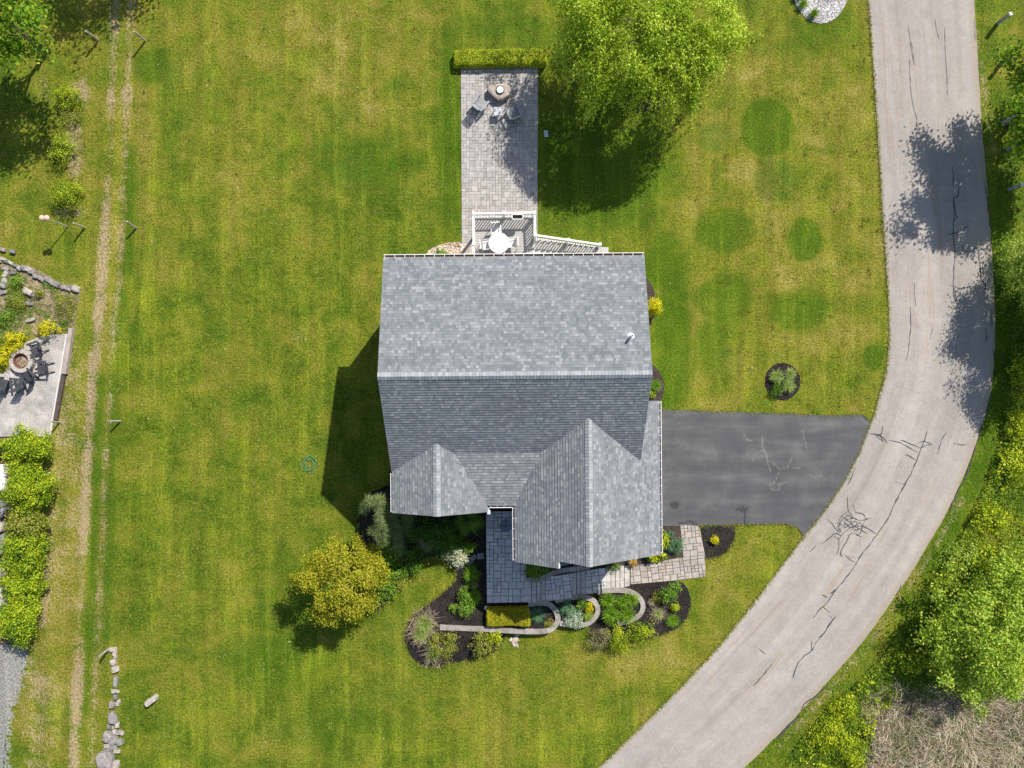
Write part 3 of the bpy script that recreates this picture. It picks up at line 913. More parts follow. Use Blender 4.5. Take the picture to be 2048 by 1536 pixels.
def f_pale(X, Y):
    a = 0 * X
    for pts, w, s in (([(1487, 868), (1494, 880), (1504, 882)], 3, .8), ([(1524, 871), (1525, 890), (1527, 900), (1533, 910), (1536, 930), (1540, 942)], 2.6, .9), ([(1525, 890), (1528, 900)], 7, .7), ([(1527, 900), (1508, 908), (1506, 924)], 2.4, .8),
                      ([(1493, 904), (1497, 914)], 2.5, .8), ([(1540, 922), (1552, 932), (1560, 940), (1572, 934), (1600, 936)], 2.2, .9), ([(1583, 917), (1576, 932), (1560, 940), (1552, 955), (1546, 968)], 2.6, .9), ([(1540, 965), (1544, 980), (1558, 980), (1558, 968), (1574, 965)], 3, .9),
                      ([(1598, 856), (1606, 868), (1612, 890), (1612, 902)], 2.6, .8), ([(1606, 862), (1625, 862)], 5, .5), ([(1612, 898), (1640, 903)], 1.8, .6), ([(1482, 985), (1484, 965)], 2.0, .6), ([(1497, 968), (1500, 958)], 2, .6), ([(1490, 952), (1489, 962)], 2, .6),
                      ([(1742, 850), (1718, 907), (1692, 957), (1660, 1007), (1630, 1047), (1606, 1072)], 9, .55), ([(1722, 834), (1730, 845), (1742, 850)], 5, .8), ([(1324, 899), (1390, 895)], 6, .35), ([(1330, 958), (1356, 957)], 6, .4), ([(1332, 1015), (1390, 1008), (1500, 1010), (1560, 1020)], 6, .3), ([(1340, 848), (1400, 842)], 8, .25)):
        a = np.maximum(a, s * line_(X, Y, pts, w * .72, .95))
    for px, py, r, s in ((1632, 948, 20, .6), (1610, 955, 18, .35), (1658, 842, 9, .5), (1686, 870, 8, .45), (1325, 845, 3, .9), (1490, 1000, 26, .35), (1590, 880, 60, .1)):
        a = np.maximum(a, s * ell(X, Y, px, py, r, None, .9))
    return a

def f_dark(X, Y):
    a = 1.0 * ell(X, Y, 1349, 1010, 11, 8, .6)
    a = np.maximum(a, .85 * ell(X, Y, 1484, 1018, 18, 11, .9))
    a = np.maximum(a, .9 * line_(X, Y, [(1488, 1022), (1490, 1048)], 3, .6))
    a = np.maximum(a, .8 * line_(X, Y, [(1360, 1048), (1380, 1042), (1400, 1052), (1420, 1055)], 4, .8))
    a = np.maximum(a, .4 * line_(X, Y, [(1380, 1013), (1440, 1008)], 2, .8))
    a = np.maximum(a, .8 * ell(X, Y, 1733, 832, 12, 9, .4))
    a = np.maximum(a, .7 * line_(X, Y, [(1741, 855), (1718, 909), (1692, 959), (1660, 1009), (1630, 1049)], 2.2, .7))
    a = np.maximum(a, .45 * line_(X, Y, [(1318, 819), (1500, 826), (1680, 833)], 2, .8))
    return a
sheet("driveway", wobble(drive_poly, .03, 9, .3), .042, mat_drive(), grid=.11, attrs={"pale": f_pale, "dark": f_dark})

# ------------------------------------------------------------------ beds
def mat_mulch(name, lo, hi, scale=22, bs=.9):
    m, nt, b, pos = newmat(name, .95, .1)
    st = nd(nt, "ShaderNodeTexVoronoi", {"Vector": pos, "Scale": scale, "Randomness": 1.0})
    f = noi(nt, pos, scale * 1.6, 4, .7)
    t = mth(nt, 'ADD', mth(nt, 'MULTIPLY', st.outputs["Color"], .55), mth(nt, 'MULTIPLY', f, .5))
    c = ramp(nt, t, [(.25, lo), (.6, tuple((a + b_) / 2 for a, b_ in zip(lo, hi))), (.85, hi)])
    c = mixc(nt, 1.0, c, ramp(nt, noi(nt, pos, 1.2, 4), [(.3, .75), (.7, 1.3)]), 'MULTIPLY')
    setcol(nt, b, c)
    bump(nt, b, mth(nt, 'ADD', f, st.outputs["Distance"]), bs, .04)
    return m
M_mulch = mat_mulch("black_mulch", (.007, .007, .0075), (.062, .052, .046))
M_mulchb = mat_mulch("brown_mulch", (.03, .024, .02), (.13, .10, .085))
M_pebble = mat_mulch("tan_pebbles", (.20, .14, .10), (.72, .60, .48), 11, 1.0)
M_gravel = mat_mulch("grey_gravel", (.29, .27, .25), (.52, .48, .45), 26, .5)
M_gravel2 = mat_mulch("drive_gravel", (.22, .22, .225), (.38, .375, .375), 26, .5)

sheet("mulch_bed", wobble(bedW_poly, .03, 1, .25), .02, M_mulch, grid=.4, zf=gz)
sheet("mulch_bed", wobble(bedSE_poly, .03, 2, .25), .02, M_mulch)
sheet("mulch_bed", wobble(bedDrive_poly, .02, 3, .25), .022, M_mulch)
sheet("mulch_bed", wobble(bedGar_poly, .02, 4, .25), .018, M_mulchb)
sheet("mulch_bed", wobble(bedE1_poly, .02, 5, .25), .02, M_mulchb)
sheet("mulch_bed", wobble(bedE2_poly, .02, 6, .25), .02, M_mulchb)
sheet("mulch_bed", wobble([(G(1565, 763)[0] + 1.0 * math.cos(t * .2618), G(1565, 763)[1] + 1.06 * math.sin(t * .2618)) for t in range(24)], .03, 7, .2), .02, M_mulch)
sheet("mulch_bed", wobble([(G(1292, 150)[0] + 2.0 * math.cos(t * .1745), G(1292, 150)[1] + 2.1 * math.sin(t * .1745)) for t in range(36)], .04, 8, .25), .02, M_mulch)
sheet("pebble_bed", wobble(pebble_poly, .05, 9, .2), .018, M_pebble)
sheet("gravel_bed", wobble([(G(1641, -22)[0] + 1.55 * math.cos(t * .1745), G(1641, -22)[1] + 1.95 * math.sin(t * .1745)) for t in range(36)], .04, 10, .2), .03, mat_mulch("white_gravel", (.10, .10, .11), (.75, .70, .68), 14, 1.0))
sheet("gravel_terrace", GP([(-400, 760), (-60, 745), (8, 748), (30, 715), (52, 685), (82, 672), (118, 668), (136, 668), (138, 676), (128, 735), (113, 810), (103, 868), (96, 873), (10, 873), (-400, 873)]), .03, M_gravel)
sheet("mulch_bed", wobble(GP([(-60, 872), (95, 872), (85, 960), (60, 1290), (-60, 1290)]), .06, 13, .3), .02, M_mulchb)
sheet("rock_garden_soil", wobble(GP([(-20, 525), (60, 530), (140, 575), (160, 580), (148, 660), (100, 668), (60, 670), (-20, 690)]), .08, 14, .3), .012, mat_mulch("rocky_soil", (.10, .085, .045), (.36, .29, .17), 9, .8))
mbp = MB()
rr = random.Random(31)
for k in range(520):
    px, py = rr.uniform(838, 962), rr.uniform(484, 530)
    x, y = G(px, py)
    if not inside([x], [y], pebble_poly)[0]: continue
    s = rr.uniform(.05, .12)
    rock(mbp, (x, y, .03), (s * 1.3, s, s * .7), k, rr.uniform(0, 3), 1)
pb = mbp.build("pebbles", leafmat("pebble_stone", [(.24, .16, .11), (.45, .34, .25), (.62, .52, .42), (.75, .66, .56)], 0.0, 3, .8))
tag(pb, "tan and cream pebbles spread beside the deck against the house", "pebbles", kind="stuff")

# ------------------------------------------------------------------ paved areas
def mat_stone(name, stops, grime=.25, rough=.85):
    m, nt, b, pos = newmat(name, rough, .25)
    g = nt.nodes.new("ShaderNodeNewGeometry")
    c = ramp(nt, g.outputs["Random Per Island"], [(i / (len(stops) - 1), s) for i, s in enumerate(stops)])
    n = noi(nt, pos, 3.5, 6, .65)
    c = mixc(nt, 1.0, c, ramp(nt, n, [(.3, 1 - grime), (.7, 1 + grime)]), 'MULTIPLY')
    f = noi(nt, pos, 30, 4, .7)
    c = mixc(nt, 1.0, c, ramp(nt, f, [(.3, .82), (.7, 1.16)]), 'MULTIPLY')
    setcol(nt, b, c)
    bump(nt, b, mth(nt, 'ADD', f, n), .4, .012)
    return m
M_patio = mat_stone("patio_paver", [(.285, .262, .243), (.385, .355, .33), (.335, .317, .303), (.425, .39, .36), (.305, .288, .276)], .16)
M_walk = mat_stone("walk_paver", [(.29, .25, .215), (.37, .325, .275), (.33, .30, .275), (.42, .36, .31)], .22)
M_land = mat_stone("landing_paver", [(.44, .42, .40), (.56, .535, .51), (.50, .48, .465), (.61, .585, .555)], .2)
M_slab = mat_stone("concrete_slab", [(.40, .36, .33), (.48, .44, .40), (.44, .40, .37)], .25)
M_joint = simple("joint_sand", (.115, .10, .088), .95, .3, 6)
M_jointd = simple("dark_joint_sand", (.045, .04, .036), .95, .3, 6)

pat = GP([(922, 129), (1076, 131), (1074.5, 520), (924, 520)])
patio = sheet("patio", pat, .020, M_joint)
pavers(MB(), pat, .165, .013, .045, -.006, 5, stretch=.97, big=.16).build("patio_stones", M_patio, patio)

ZL = .65
LAND = GP([(972, 1023), (1050, 1022), (1054, 1204), (974, 1206)], ZL)
STEPZ = [(1050, 1063, .65), (1063, 1073, .60), (1073, 1082, .55), (1082, 1091, .50), (1091, 1145, .45), (1145, 1153.5, .40), (1153.5, 1162, .35), (1162, 1171, .30), (1171, 1212, .25), (1212, 1222, .21), (1222, 1231, .17), (1231, 1240, .13), (1240, 1249, .10), (1249, 1260, .07)]
def stair_top(px):
    return np.interp(px, [1050, 1063, 1091, 1105, 1145, 1180, 1212, 1260], [1160, 1160, 1154, 1150, 1146, 1140, 1135, 1130])
def stair_bot(px):
    return np.interp(px, [1050, 1063, 1091, 1105, 1145, 1180, 1212, 1260], [1205, 1205, 1203, 1201, 1195, 1187, 1182, 1172])
mbw = MB()
mbw.prism(LAND, .0, ZL - .012)
for x0, x1, z in STEPZ:
    if x1 - x0 > 20:
        mbw.prism(GP([(x0 - .3, stair_top(x0)), (x1, stair_top(x1)), (x1, stair_bot(x1)), (x0 - .3, stair_bot(x0))], z), -.1, z - .012)
front_walk = mbw.build("front_walk", M_jointd)
front_walk["kind"] = "structure"
mbl = MB()
pavers(mbl, LAND, .215, .026, ZL + .012, -.008, 8, stretch=.92)
for x0, x1, z in STEPZ:
    if x1 - x0 > 20:
        pavers(mbl, GP([(x0, stair_top(x0)), (x1, stair_top(x1)), (x1, stair_bot(x1)), (x0, stair_bot(x0))], z), .215, .026, z + .012, .12, 9, stretch=.9)
mbs = MB()
PA = GP([(1261, 1133), (1366, 1114), (1410, 1110), (1410.5, 1153), (1363, 1159), (1261, 1168)])
PB = GP([(1360, 1049), (1398, 1052), (1409.5, 1109.6), (1366, 1113.6)])
for q in (PA, PB):
    sheet("lower_walk_base", q, .03, M_jointd, parent=front_walk)
pavers(mbs, PA, .205, .028, .058, .12, 10, stretch=.86)
pavers(mbs, PB, .205, .028, .058, .10, 12, stretch=.86)
mbl.build("landing_stones", M_land, front_walk)
mbs.build("walk_stones", M_walk, front_walk)
mbt = MB()
rr = random.Random(3)
for x0, x1, z in STEPZ:
    if x1 - x0 <= 20:
        n = 3
        for k in range(n):
            a, b = k / n, (k + 1) / n
            def pt(px, t): return (px, stair_top(px) * (1 - t) + stair_bot(px) * t)
            mbt.prism(GP([pt(x0 + .35, a + .006), pt(x1 - .75, a + .006), pt(x1 - .75, b - .006), pt(x0 + .35, b - .006)], z), -.1, z + .012 + rr.uniform(-.003, .003))
mbt.build("step_treads", M_slab, front_walk)

# ------------------------------------------------------------------ house
def mat_shingle():
    m, nt, b, pos = newmat("asphalt_shingle", .93, .2)
    uv = nt.nodes.new("ShaderNodeUVMap").outputs[0]
    sx = nd(nt, "ShaderNodeSeparateXYZ", {0: uv})
    u, v = sx.outputs[0], sx.outputs[1]
    row = mth(nt, 'FLOOR', v)
    fr = mth(nt, 'FRACT', v)
    def wn_(x, y):
        return nd(nt, "ShaderNodeTexWhiteNoise", {"Vector": nd(nt, "ShaderNodeCombineXYZ", {0: x, 1: y}).outputs[0]}, noise_dimensions='2D').outputs["Value"]
    off = wn_(row, 3.3)
    x = mth(nt, 'ADD', mth(nt, 'DIVIDE', u, .28), mth(nt, 'MULTIPLY', off, 7.0))
    c1 = mth(nt, 'FLOOR', x)
    r1 = wn_(c1, row)
    x2 = mth(nt, 'FLOOR', mth(nt, 'MULTIPLY', x, 2.0))
    r2 = wn_(x2, mth(nt, 'ADD', row, .5))
    split = mth(nt, 'GREATER_THAN', wn_(c1, mth(nt, 'ADD', row, .25)), .22)
    r = mth(nt, 'ADD', mth(nt, 'MULTIPLY', r1, mth(nt, 'SUBTRACT', 1.0, split)), mth(nt, 'MULTIPLY', r2, split))
    c = ramp(nt, r, [(0.0, (.150, .163, .176)), (.3, (.178, .190, .200)), (.65, (.205, .216, .224)), (.88, (.235, .245, .251)), (1.0, (.29, .297, .30))])
    big = noi(nt, uv, .25, 3)
    c = mixc(nt, 1.0, c, ramp(nt, big, [(.3, .88), (.7, 1.10)]), 'MULTIPLY')
    gran = noi(nt, uv, 30, 3, .8)
    c = mixc(nt, 1.0, c, ramp(nt, gran, [(.3, .8), (.7, 1.2)]), 'MULTIPLY')
    # printed dark band at the butt of each course, deepened with painted shade
    band = mth(nt, 'SUBTRACT', 1.0, sstep(nt, fr, .03, .16))
    c = mixc(nt, mth(nt, 'MULTIPLY', band, .40), c, (.045, .055, .066))
    fx = mth(nt, 'FRACT', mth(nt, 'MULTIPLY', x, 2.0))
    slot = mth(nt, 'MULTIPLY', mth(nt, 'LESS_THAN', fx, .05), .35)
    c = mixc(nt, slot, c, (.075, .08, .085))
    setcol(nt, b, c)
    bump(nt, b, mth(nt, 'ADD', mth(nt, 'MULTIPLY', r, .8), mth(nt, 'MULTIPLY', gran, .4)), .35, .012)
    return m
M_shin = mat_shingle()
M_cap = leafmat("ridge_shingle", [(.20, .213, .225), (.25, .262, .27), (.29, .30, .308), (.33, .34, .345)], 0.0, 4, .9)  # lighter than the slopes: reflected light painted into the cap colour
M_white = simple("white_trim", (.80, .79, .77), .5, .05, 3)
M_black = simple("black_metal", (.02, .02, .022), .5, .2)
M_glass = simple("window_glass", (.03, .04, .05), .08, .1, 2, .6)
def mat_siding():
    m, nt, b, pos = newmat("grey_siding", .7, .25)
    z = nd(nt, "ShaderNodeSeparateXYZ", {0: pos}).outputs[2]
    f = mth(nt, 'FRACT', mth(nt, 'DIVIDE', z, .13))
    c = mixc(nt, mth(nt, 'LESS_THAN', f, .08), (.46, .47, .47), (.2, .2, .2))
    setcol(nt, b, c)
    bump(nt, b, f, .5, .02)
    return m
M_side = mat_siding()

house = thing("house", "grey shingled house with cross gables and white gutters beside the driveway", "house", (0, 0, 0), .00785)

DV = .148
def roof_planes(name, polys, parent=house):
    """courses of shingles laid as real overlapping strips, on convex pieces of one plane"""
    P = [Vector(p) for p in polys[0]]
    n = None
    for i in range(1, len(P) - 1):
        n = (P[i] - P[0]).cross(P[i + 1] - P[0])
        if n.length > 1e-3: break
    n.normalize()
    if n.z < 0: n = -n
    u = Vector((0, 0, 1)).cross(n).normalized()
    v = n.cross(u)
    O = P[0]
    mb = MB()
    fa = MB()
    allv = [(Vector(p) - O).dot(v) for q in polys for p in q]
    vmin = min(allv)
    T = .019
    for q in polys:
        q2 = [((Vector(p) - O).dot(u), (Vector(p) - O).dot(v)) for p in q]
        if area2(q2) < 0: q2 = q2[::-1]
        k0, k1 = int((min(p[1] for p in q2) - vmin) / DV), int((max(p[1] for p in q2) - vmin) / DV) + 1
        for k in range(k0, k1):
            v0, v1 = vmin + k * DV, vmin + (k + 1) * DV
            s = clip_half(clip_half(q2, (0, 1), v0), (0, -1), -v1)
            if len(s) < 3 or abs(area2(s)) < 1e-5: continue
            def lift(p): return T * (1 - (p[1] - v0) / DV)
            pts = [O + u * p[0] + v * p[1] + n * lift(p) for p in s]
            uv = [(p[0], k + min(.999, max(.001, (p[1] - v0) / DV))) for p in s]
            mb.face(pts, uv)
            for i in range(len(s)):
                a, b = s[i], s[(i + 1) % len(s)]
                if abs(a[1] - v0) < 1e-6 and abs(b[1] - v0) < 1e-6 and abs(a[0] - b[0]) > 1e-4:
                    A, B = O + u * a[0] + v * a[1], O + u * b[0] + v * b[1]
                    mb.face([A, B, B + n * T, A + n * T], [(a[0], k + .02), (b[0], k + .02), (b[0], k + .1), (a[0], k + .1)])
        Q = [O + u * p[0] + v * p[1] for p in q2]
        lo = [p - n * .006 for p in Q]; bt = [p - n * .15 for p in Q]
        for i in range(len(Q)):
            j = (i + 1) % len(Q)
            fa.face([bt[i], bt[j], lo[j], lo[i]])
        fa.face(bt[::-1])
    r = mb.build(name, M_shin, parent)
    fa.build("fascia", M_white, r)
    return r

def ridge_cap(a, b, nl, nr, parent, w=.20, seed=0, step=.15):
    """nl, nr: downhill directions (3-D unit vectors along the slopes) on the two sides"""
    a, b = Vector(a), Vector(b)
    d = (b - a).normalized()
    L = (b - a).length
    mb = MB()
    rr = random.Random(seed)
    k = int(L / step)
    for i in range(k):
        p, q = a + d * (L * i / k), a + d * (L * (i + 1.25) / k if i < k - 1 else L)
        up0, up1 = Vector((0, 0, .052)), Vector((0, 0, .034))
        l = w * rr.uniform(.94, 1.04)
        for s in (nl, nr):
            s = Vector(s)
            pts = [p + up0, q + up1, q + up1 + s * l, p + up0 + s * l]
            if (pts[1] - pts[0]).cross(pts[3] - pts[0]).z < 0: pts = pts[::-1]
            mb.face(pts)
            e = [p + up0 + s * l, q + up1 + s * l, q + s * l + Vector((0, 0, .0)), p + s * l]
            mb.face(e)
        mb.face([p + up0 + Vector(nl) * l, p + up0, p + up0 + Vector(nr) * l, p + Vector((0, 0, -.0))])
    return mb.build("ridge_cap", M_cap, parent)

def zS(y): return 8.5 - .75 * (.37 - y)
main_n = roof_planes("rear_roof", [[(-5.96, 5.945, 6.79), (6.23, 5.945, 6.79), (6.23, .37, 8.5), (-5.96, .37, 8.5)]])
def S3(x, y): return (x, y, zS(y))
main_s = roof_planes("front_roof", [[S3(-5.96, .37), S3(-5.96, -4.26), S3(-3.63, -2.83), S3(-3.63, .37)],
                                    [S3(-3.63, .37), S3(-3.63, -2.83), S3(-2.81, -3.326), S3(1.35, -3.326), S3(3.54, -1.624), S3(3.54, .37)],
                                    [S3(3.54, .37), S3(3.54, -1.624), S3(6.23, -3.80), S3(6.23, .37)]])
porch = roof_planes("porch_roof", [[(-2.81, -3.326, 5.73), (-1.186, -5.98, 5.0), (.09, -5.98, 5.0), (1.35, -3.326, 5.73)]])
def zLW(x): return 6.1 - .465 * (-3.63 - x)
def zLE(x): return 6.1 - .45 * (x + 3.63)
lw = roof_planes("gable_roof", [[(x, y, zLW(x)) for x, y in ((-3.63, -2.83), (-3.63, -6.29), (-5.93, -6.29), (-5.93, -4.26))]])
le = roof_planes("gable_roof", [[(x, y, zLE(x)) for x, y in ((-3.63, -6.29), (-3.63, -2.83), (-2.81, -3.326), (-1.25, -5.87), (-1.25, -6.29))]])
def zGW(x): return 7.0 - .58 * (3.54 - x)
def zGE(x): return 7.0 - .606 * (x - 3.54)
gw = roof_planes("garage_roof", [[(x, y, zGW(x)) for x, y in ((.09, -5.98), (.09, -8.76), (2.15, -8.80), (2.15, -2.704), (1.35, -3.326))],
                                 [(x, y, zGW(x)) for x, y in ((2.15, -2.704), (2.15, -8.44), (3.54, -8.52), (3.54, -1.624))]])
ge = roof_planes("garage_roof", [[(x, y, zGE(x)) for x, y in ((3.54, -1.624), (3.54, -8.52), (6.23, -8.52), (6.23, -3.80))],
                                 [(x, y, zGE(x)) for x, y in ((6.23, -.9), (6.23, -8.52), (7.30, -8.52), (7.30, -.9))],
                                 [(x, y, zGE(x)) for x, y in ((5.98, -.9), (5.98, -3.58), (6.23, -3.8), (6.23, -.9))]])
def nv(x, y, z): return tuple(Vector((x, y, z)).normalized())
ridge_cap((-5.96, .37, 8.5), (6.23, .37, 8.5), nv(0, 1, -.307), nv(0, -1, -.75), main_n, seed=1)
ridge_cap((-3.63, -6.29, 6.1), (-3.63, -2.80, 6.1), nv(-1, 0, -.465), nv(1, 0, -.45), le, seed=2)
ridge_cap((3.54, -8.52, 7.0), (3.54, -1.6, 7.0), nv(-1, 0, -.58), nv(1, 0, -.606), ge, seed=3)

# walls
mb = MB()
def wall(pts): mb.face(pts)
b0 = -.05
for x in (-5.7, 5.95):
    wall([(x, 5.65, b0), (x, 5.65, 6.72), (x, .37, 8.33), (x, -3.9, 5.13), (x, -3.9, b0)])
wall([(-5.7, 5.65, b0), (5.95, 5.65, b0), (5.95, 5.65, 6.72), (-5.7, 5.65, 6.72)])
wall([(-5.7, -3.9, b0), (-5.7, -6.0, b0), (-5.7, -6.0, 4.98), (-5.7, -3.9, 4.98)])
wall([(-5.7, -6.0, b0), (-1.5, -6.0, b0), (-1.5, -6.0, 4.98), (-3.63, -6.0, 5.93), (-5.7, -6.0, 4.98)])
wall([(-1.5, -6.0, b0), (-1.5, -5.2, b0), (-1.5, -5.2, 4.98), (-1.5, -6.0, 4.98)])
wall([(-1.5, -5.2, b0), (.35, -5.2, b0), (.35, -5.2, 5.05), (-1.5, -5.2, 5.05)])
wall([(.35, -5.2, b0), (.35, -8.2, b0), (.35, -8.2, 4.98), (.35, -5.2, 4.98)])
wall([(.35, -8.2, b0), (7.05, -8.2, b0), (7.05, -8.2, 4.7), (3.54, -8.2, 6.82), (.35, -8.2, 4.98)])
wall([(7.05, -8.2, b0), (7.05, -1.15, b0), (7.05, -1.15, 4.7), (7.05, -8.2, 4.7)])
wall([(5.95, -1.15, b0), (7.05, -1.15, b0), (7.05, -1.15, 4.7), (5.95, -1.15, 5.3)])
walls = mb.build("walls", M_side, house)

def window(c, w, h, axis, name="window"):
    """axis: outward direction of the wall"""
    x, y, z = c
    fr, gl = MB(), MB()
    ax = Vector(axis)
    t = Vector((-ax.y, ax.x, 0))
    C = Vector(c) + ax * .03
    def bx(mb_, du, dz, wu, hz, dep, out):
        M = Matrix.Translation(C + t * du + Vector((0, 0, dz)) + ax * out) @ Matrix.Rotation(math.atan2(t.y, t.x), 4, 'Z')
        mb_.box(None, (wu, dep, hz), mat=M)
    for s in (-1, 1):
        bx(fr, s * (w / 2), 0, .1, h + .1, .07, 0)
        bx(fr, 0, s * (h / 2), w - .1, .1, .07, 0)
    bx(fr, 0, 0, w - .1, .05, .06, 0)
    f = fr.build(name, M_white, house)
    bx(gl, 0, 0, w - .1, h - .1, .03, -.012)
    gl.build("pane", M_glass, f)
for c, w, h in (((-4.6, -6.0, 3.6), 1.0, 1.4), ((-2.6, -6.0, 3.6), 1.0, 1.4), ((-3.6, -6.0, 1.6), 1.8, 1.5), ((3.5, -8.2, 4.6), 1.6, 1.3), ((5.4, -8.2, 1.7), 1.2, 1.4)):
    window(c, w, h, (0, -1, 0))
for c, w, h in (((-5.7, 3.2, 4.6), 1, 1.4), ((-5.7, -1.6, 4.6), 1, 1.4), ((-5.7, 3.2, 1.8), 1, 1.4), ((-5.7, -1.0, 1.8), 1, 1.4)):
    window(c, w, h, (-1, 0, 0))
for c, w, h in (((5.95, 3.2, 4.6), 1, 1.4), ((5.95, .8, 4.6), 1, 1.4), ((5.95, 3.2, 1.8), 1, 1.4)):
    window(c, w, h, (1, 0, 0))
for x in (-4.4, 2.6, 5.0):
    window((x, 5.65, 4.2), 1.1, 1.4, (0, 1, 0))
mb = MB()
for y in (-3.0, -6.2):
    for k in range(4):
        mb.box((7.085, y, .36 + k * .56), (.06, 2.7, .53), bev=.015)
gd = mb.build("garage_door", simple("garage_door_paint", (.62, .61, .58), .5), house)
mb = MB().box((-.5, -5.235, 1.75), (.95, .06, 2.1), bev=.01)
mb.box((-.5, -5.225, 1.75), (1.2, .04, 2.3))
fd = mb.build("front_door", simple("front_door_paint", (.09, .03, .025), .4), house)
MB().lathe([(.0, -.03), (.03, -.02), (.03, .02), (0, .03)], 8, (-.15, -5.30, 1.65)).build("handle", M_black, fd)
mb = MB().box((1.75, 5.70, 3.6), (1.8, .06, 2.1), bev=.01)
MB().box((-.7, 5.71, 3.62), (1.9, .05, 2.15)).build("patio_door", M_glass, house)
# small hipped roof of the bay under the garage gable
mb = MB()
A = [(2.12, -8.20, 5.75), (3.42, -8.20, 5.75), (3.36, -8.62, 5.45), (2.2, -8.96, 5.30)]
mb.face(A[::-1] if False else A)
mb.face([A[0], A[3], (2.2, -8.96, 5.22), (2.12, -8.2, 5.22)]); mb.face([A[3], A[2], (3.36, -8.62, 5.22), (2.2, -8.96, 5.22)]); mb.face([A[2], A[1], (3.42, -8.2, 5.22), (3.36, -8.62, 5.22)])
mb.face([(2.12, -8.2, 5.22), (3.42, -8.2, 5.22), (3.36, -8.62, 5.22), (2.2, -8.96, 5.22)])
mb.build("bay_roof", simple("slate_metal", (.07, .10, .14), .4, .1), house)

def gutter(a, b, out, w=.125, hang=.6):
    a, b = Vector(a), Vector(b)
    o = Vector((out[0], out[1], 0))
    d = (b - a).normalized()
    L = (b - a).length
    mb = MB()
    def slab(off, dz, ww, hh):
        mb.beam(a + o * off + Vector((0, 0, dz)), b + o * off + Vector((0, 0, dz)), ww, hh)
    slab(w - .012, -.035, .022, .10)
    slab(w / 2, -.095, w - .03, .012)
    slab(.006, -.05, .012, .09)
    g = mb.build("gutter", M_white, house)
    n = max(1, int(L / hang))
    hp = MB().beam((0, 0, .004), o * (w - .03) + Vector((0, 0, .004)), .02, .012).build("gutter_hanger", M_white, g)
    for i in range(n + 1):
        c = hp
        if i:
            c = hp.copy(); COL.objects.link(c); c.parent = g
        c.location = a + d * (.06 + (L - .12) * i / n)
    mi = MB()  # brown strip that paints the shade inside the trough
    mi.beam(a + o * (w / 2) + Vector((0, 0, -.086)), b + o * (w / 2) + Vector((0, 0, -.086)), w - .04, .004)
    mi.build("gutter_shade", simple("gutter_shade_brown", (.10, .07, .055), .95, .5, 9), g)
gutter((-5.96, 5.955, 6.74), (6.23, 5.955, 6.74), (0, 1), .15, .46)
gutter((7.31, -.9, 4.67), (7.31, -8.5, 4.67), (1, 0), .10, .42)
gutter((.08, -6.06, 4.95), (.08, -8.70, 4.95), (-1, 0), .11, .44)
gutter((-1.16, -5.99, 4.95), (-.06, -5.99, 4.95), (0, -1), .11, .36)
gutter((-5.94, -4.35, 4.98), (-5.94, -6.26, 4.98), (-1, 0), .08, .5)
mb = MB()
mb.tube([(-1.22, -6.1, 4.9), (-1.22, -6.32, 4.86), (-1.24, -6.42, 4.5), (-1.24, -6.06, 4.1), (-1.24, -6.06, .3)], .045, 6)
mb.box((-1.2, -6.33, 4.86), (.16, .2, .08), bev=.02)
mb.build("downspout", simple("downspout_paint", (.5, .56, .62), .45, .08), house)
mb = MB()
px, py = 5.36, 2.1
zz = 6.79 + .307 * (5.945 - py)
mb.lathe([(.055, -.1), (.055, .52)], 12, (px, py, zz))
mb.lathe([(.17, .02), (.12, .07), (.065, .12), (.06, .14)], 12, (px, py, zz))
vp = mb.build("vent_pipe", M_white, house)
MB().lathe([(.038, .521), (.038, .524)], 12, (px, py, zz)).build("pipe_opening", M_black, vp)

# ------------------------------------------------------------------ deck with stairs
M_deck = simple("grey_deck_board", (.36, .345, .325), .75, .12, 5)
M_tread = simple("grey_tread_board", (.40, .385, .36), .75, .1, 5)
ZD = 2.5
deck = thing("deck", "raised grey board deck with white railings behind the house", "deck")
mb = MB()
rr = random.Random(5)
y = 5.72
while y < 8.72:
    mb.box((-.39, y + .069, ZD - .02 + rr.uniform(-.0015, .0015)), (3.06, .132, .04), bev=.006)
    y += .139
mb.build("deck_boards", M_deck, deck)
mb = MB()
for x0, x1, y0, y1 in ((-1.92, 1.14, 8.70, 8.74), (-1.95, -1.91, 5.7, 8.7), (1.14, 1.18, 5.7, 8.7)):
    mb.box(((x0 + x1) / 2, (y0 + y1) / 2, ZD - .16), (x1 - x0 if x1 - x0 > .05 else .04, y1 - y0 if y1 - y0 > .05 else .04, .26))
for x in (-1.85, 1.08):
    for y in (8.62, 6.2):
        mb.box((x, y, (ZD - .3) / 2), (.12, .12, ZD - .3))
mb.build("deck_frame", M_white, deck)
def post(p, z0, z1, parent=deck):
    mb = MB()
    mb.box((p[0], p[1], (z0 + z1) / 2), (.125, .125, z1 - z0), bev=.01)
    mb.box((p[0], p[1], z1 + .015), (.155, .155, .04), bev=.012)
    return mb.build("railing_post", M_white, parent)
def railing(a, b, za, zb, base_a, base_b, gap=.15):
    a, b = Vector((a[0], a[1], za)), Vector((b[0], b[1], zb))
    mb = MB()
    mb.beam(a, b, .09, .045)
    lo = Vector((0, 0, -.80))
    r = mb.build("railing", M_white, deck)
    MB().beam(a + lo, b + lo, .05, .05).build("bottom_rail", M_white, r)
    L = math.hypot(b.x - a.x, b.y - a.y)
    n = int(L / gap)
    proto = None
    for i in range(1, n):
        p = a.lerp(b, i / n)
        if proto is None:
            proto = MB().box((0, 0, -.41), (.045, .04, .77)).build("baluster", M_white, r)
            proto.location = p
        else:
            c = proto.copy(); COL.objects.link(c); c.parent = r; c.location = p
    return r
zt = ZD + .92
PL, PM, PR = (-1.98, 8.78), (-.41, 8.80), (1.16, 8.82)
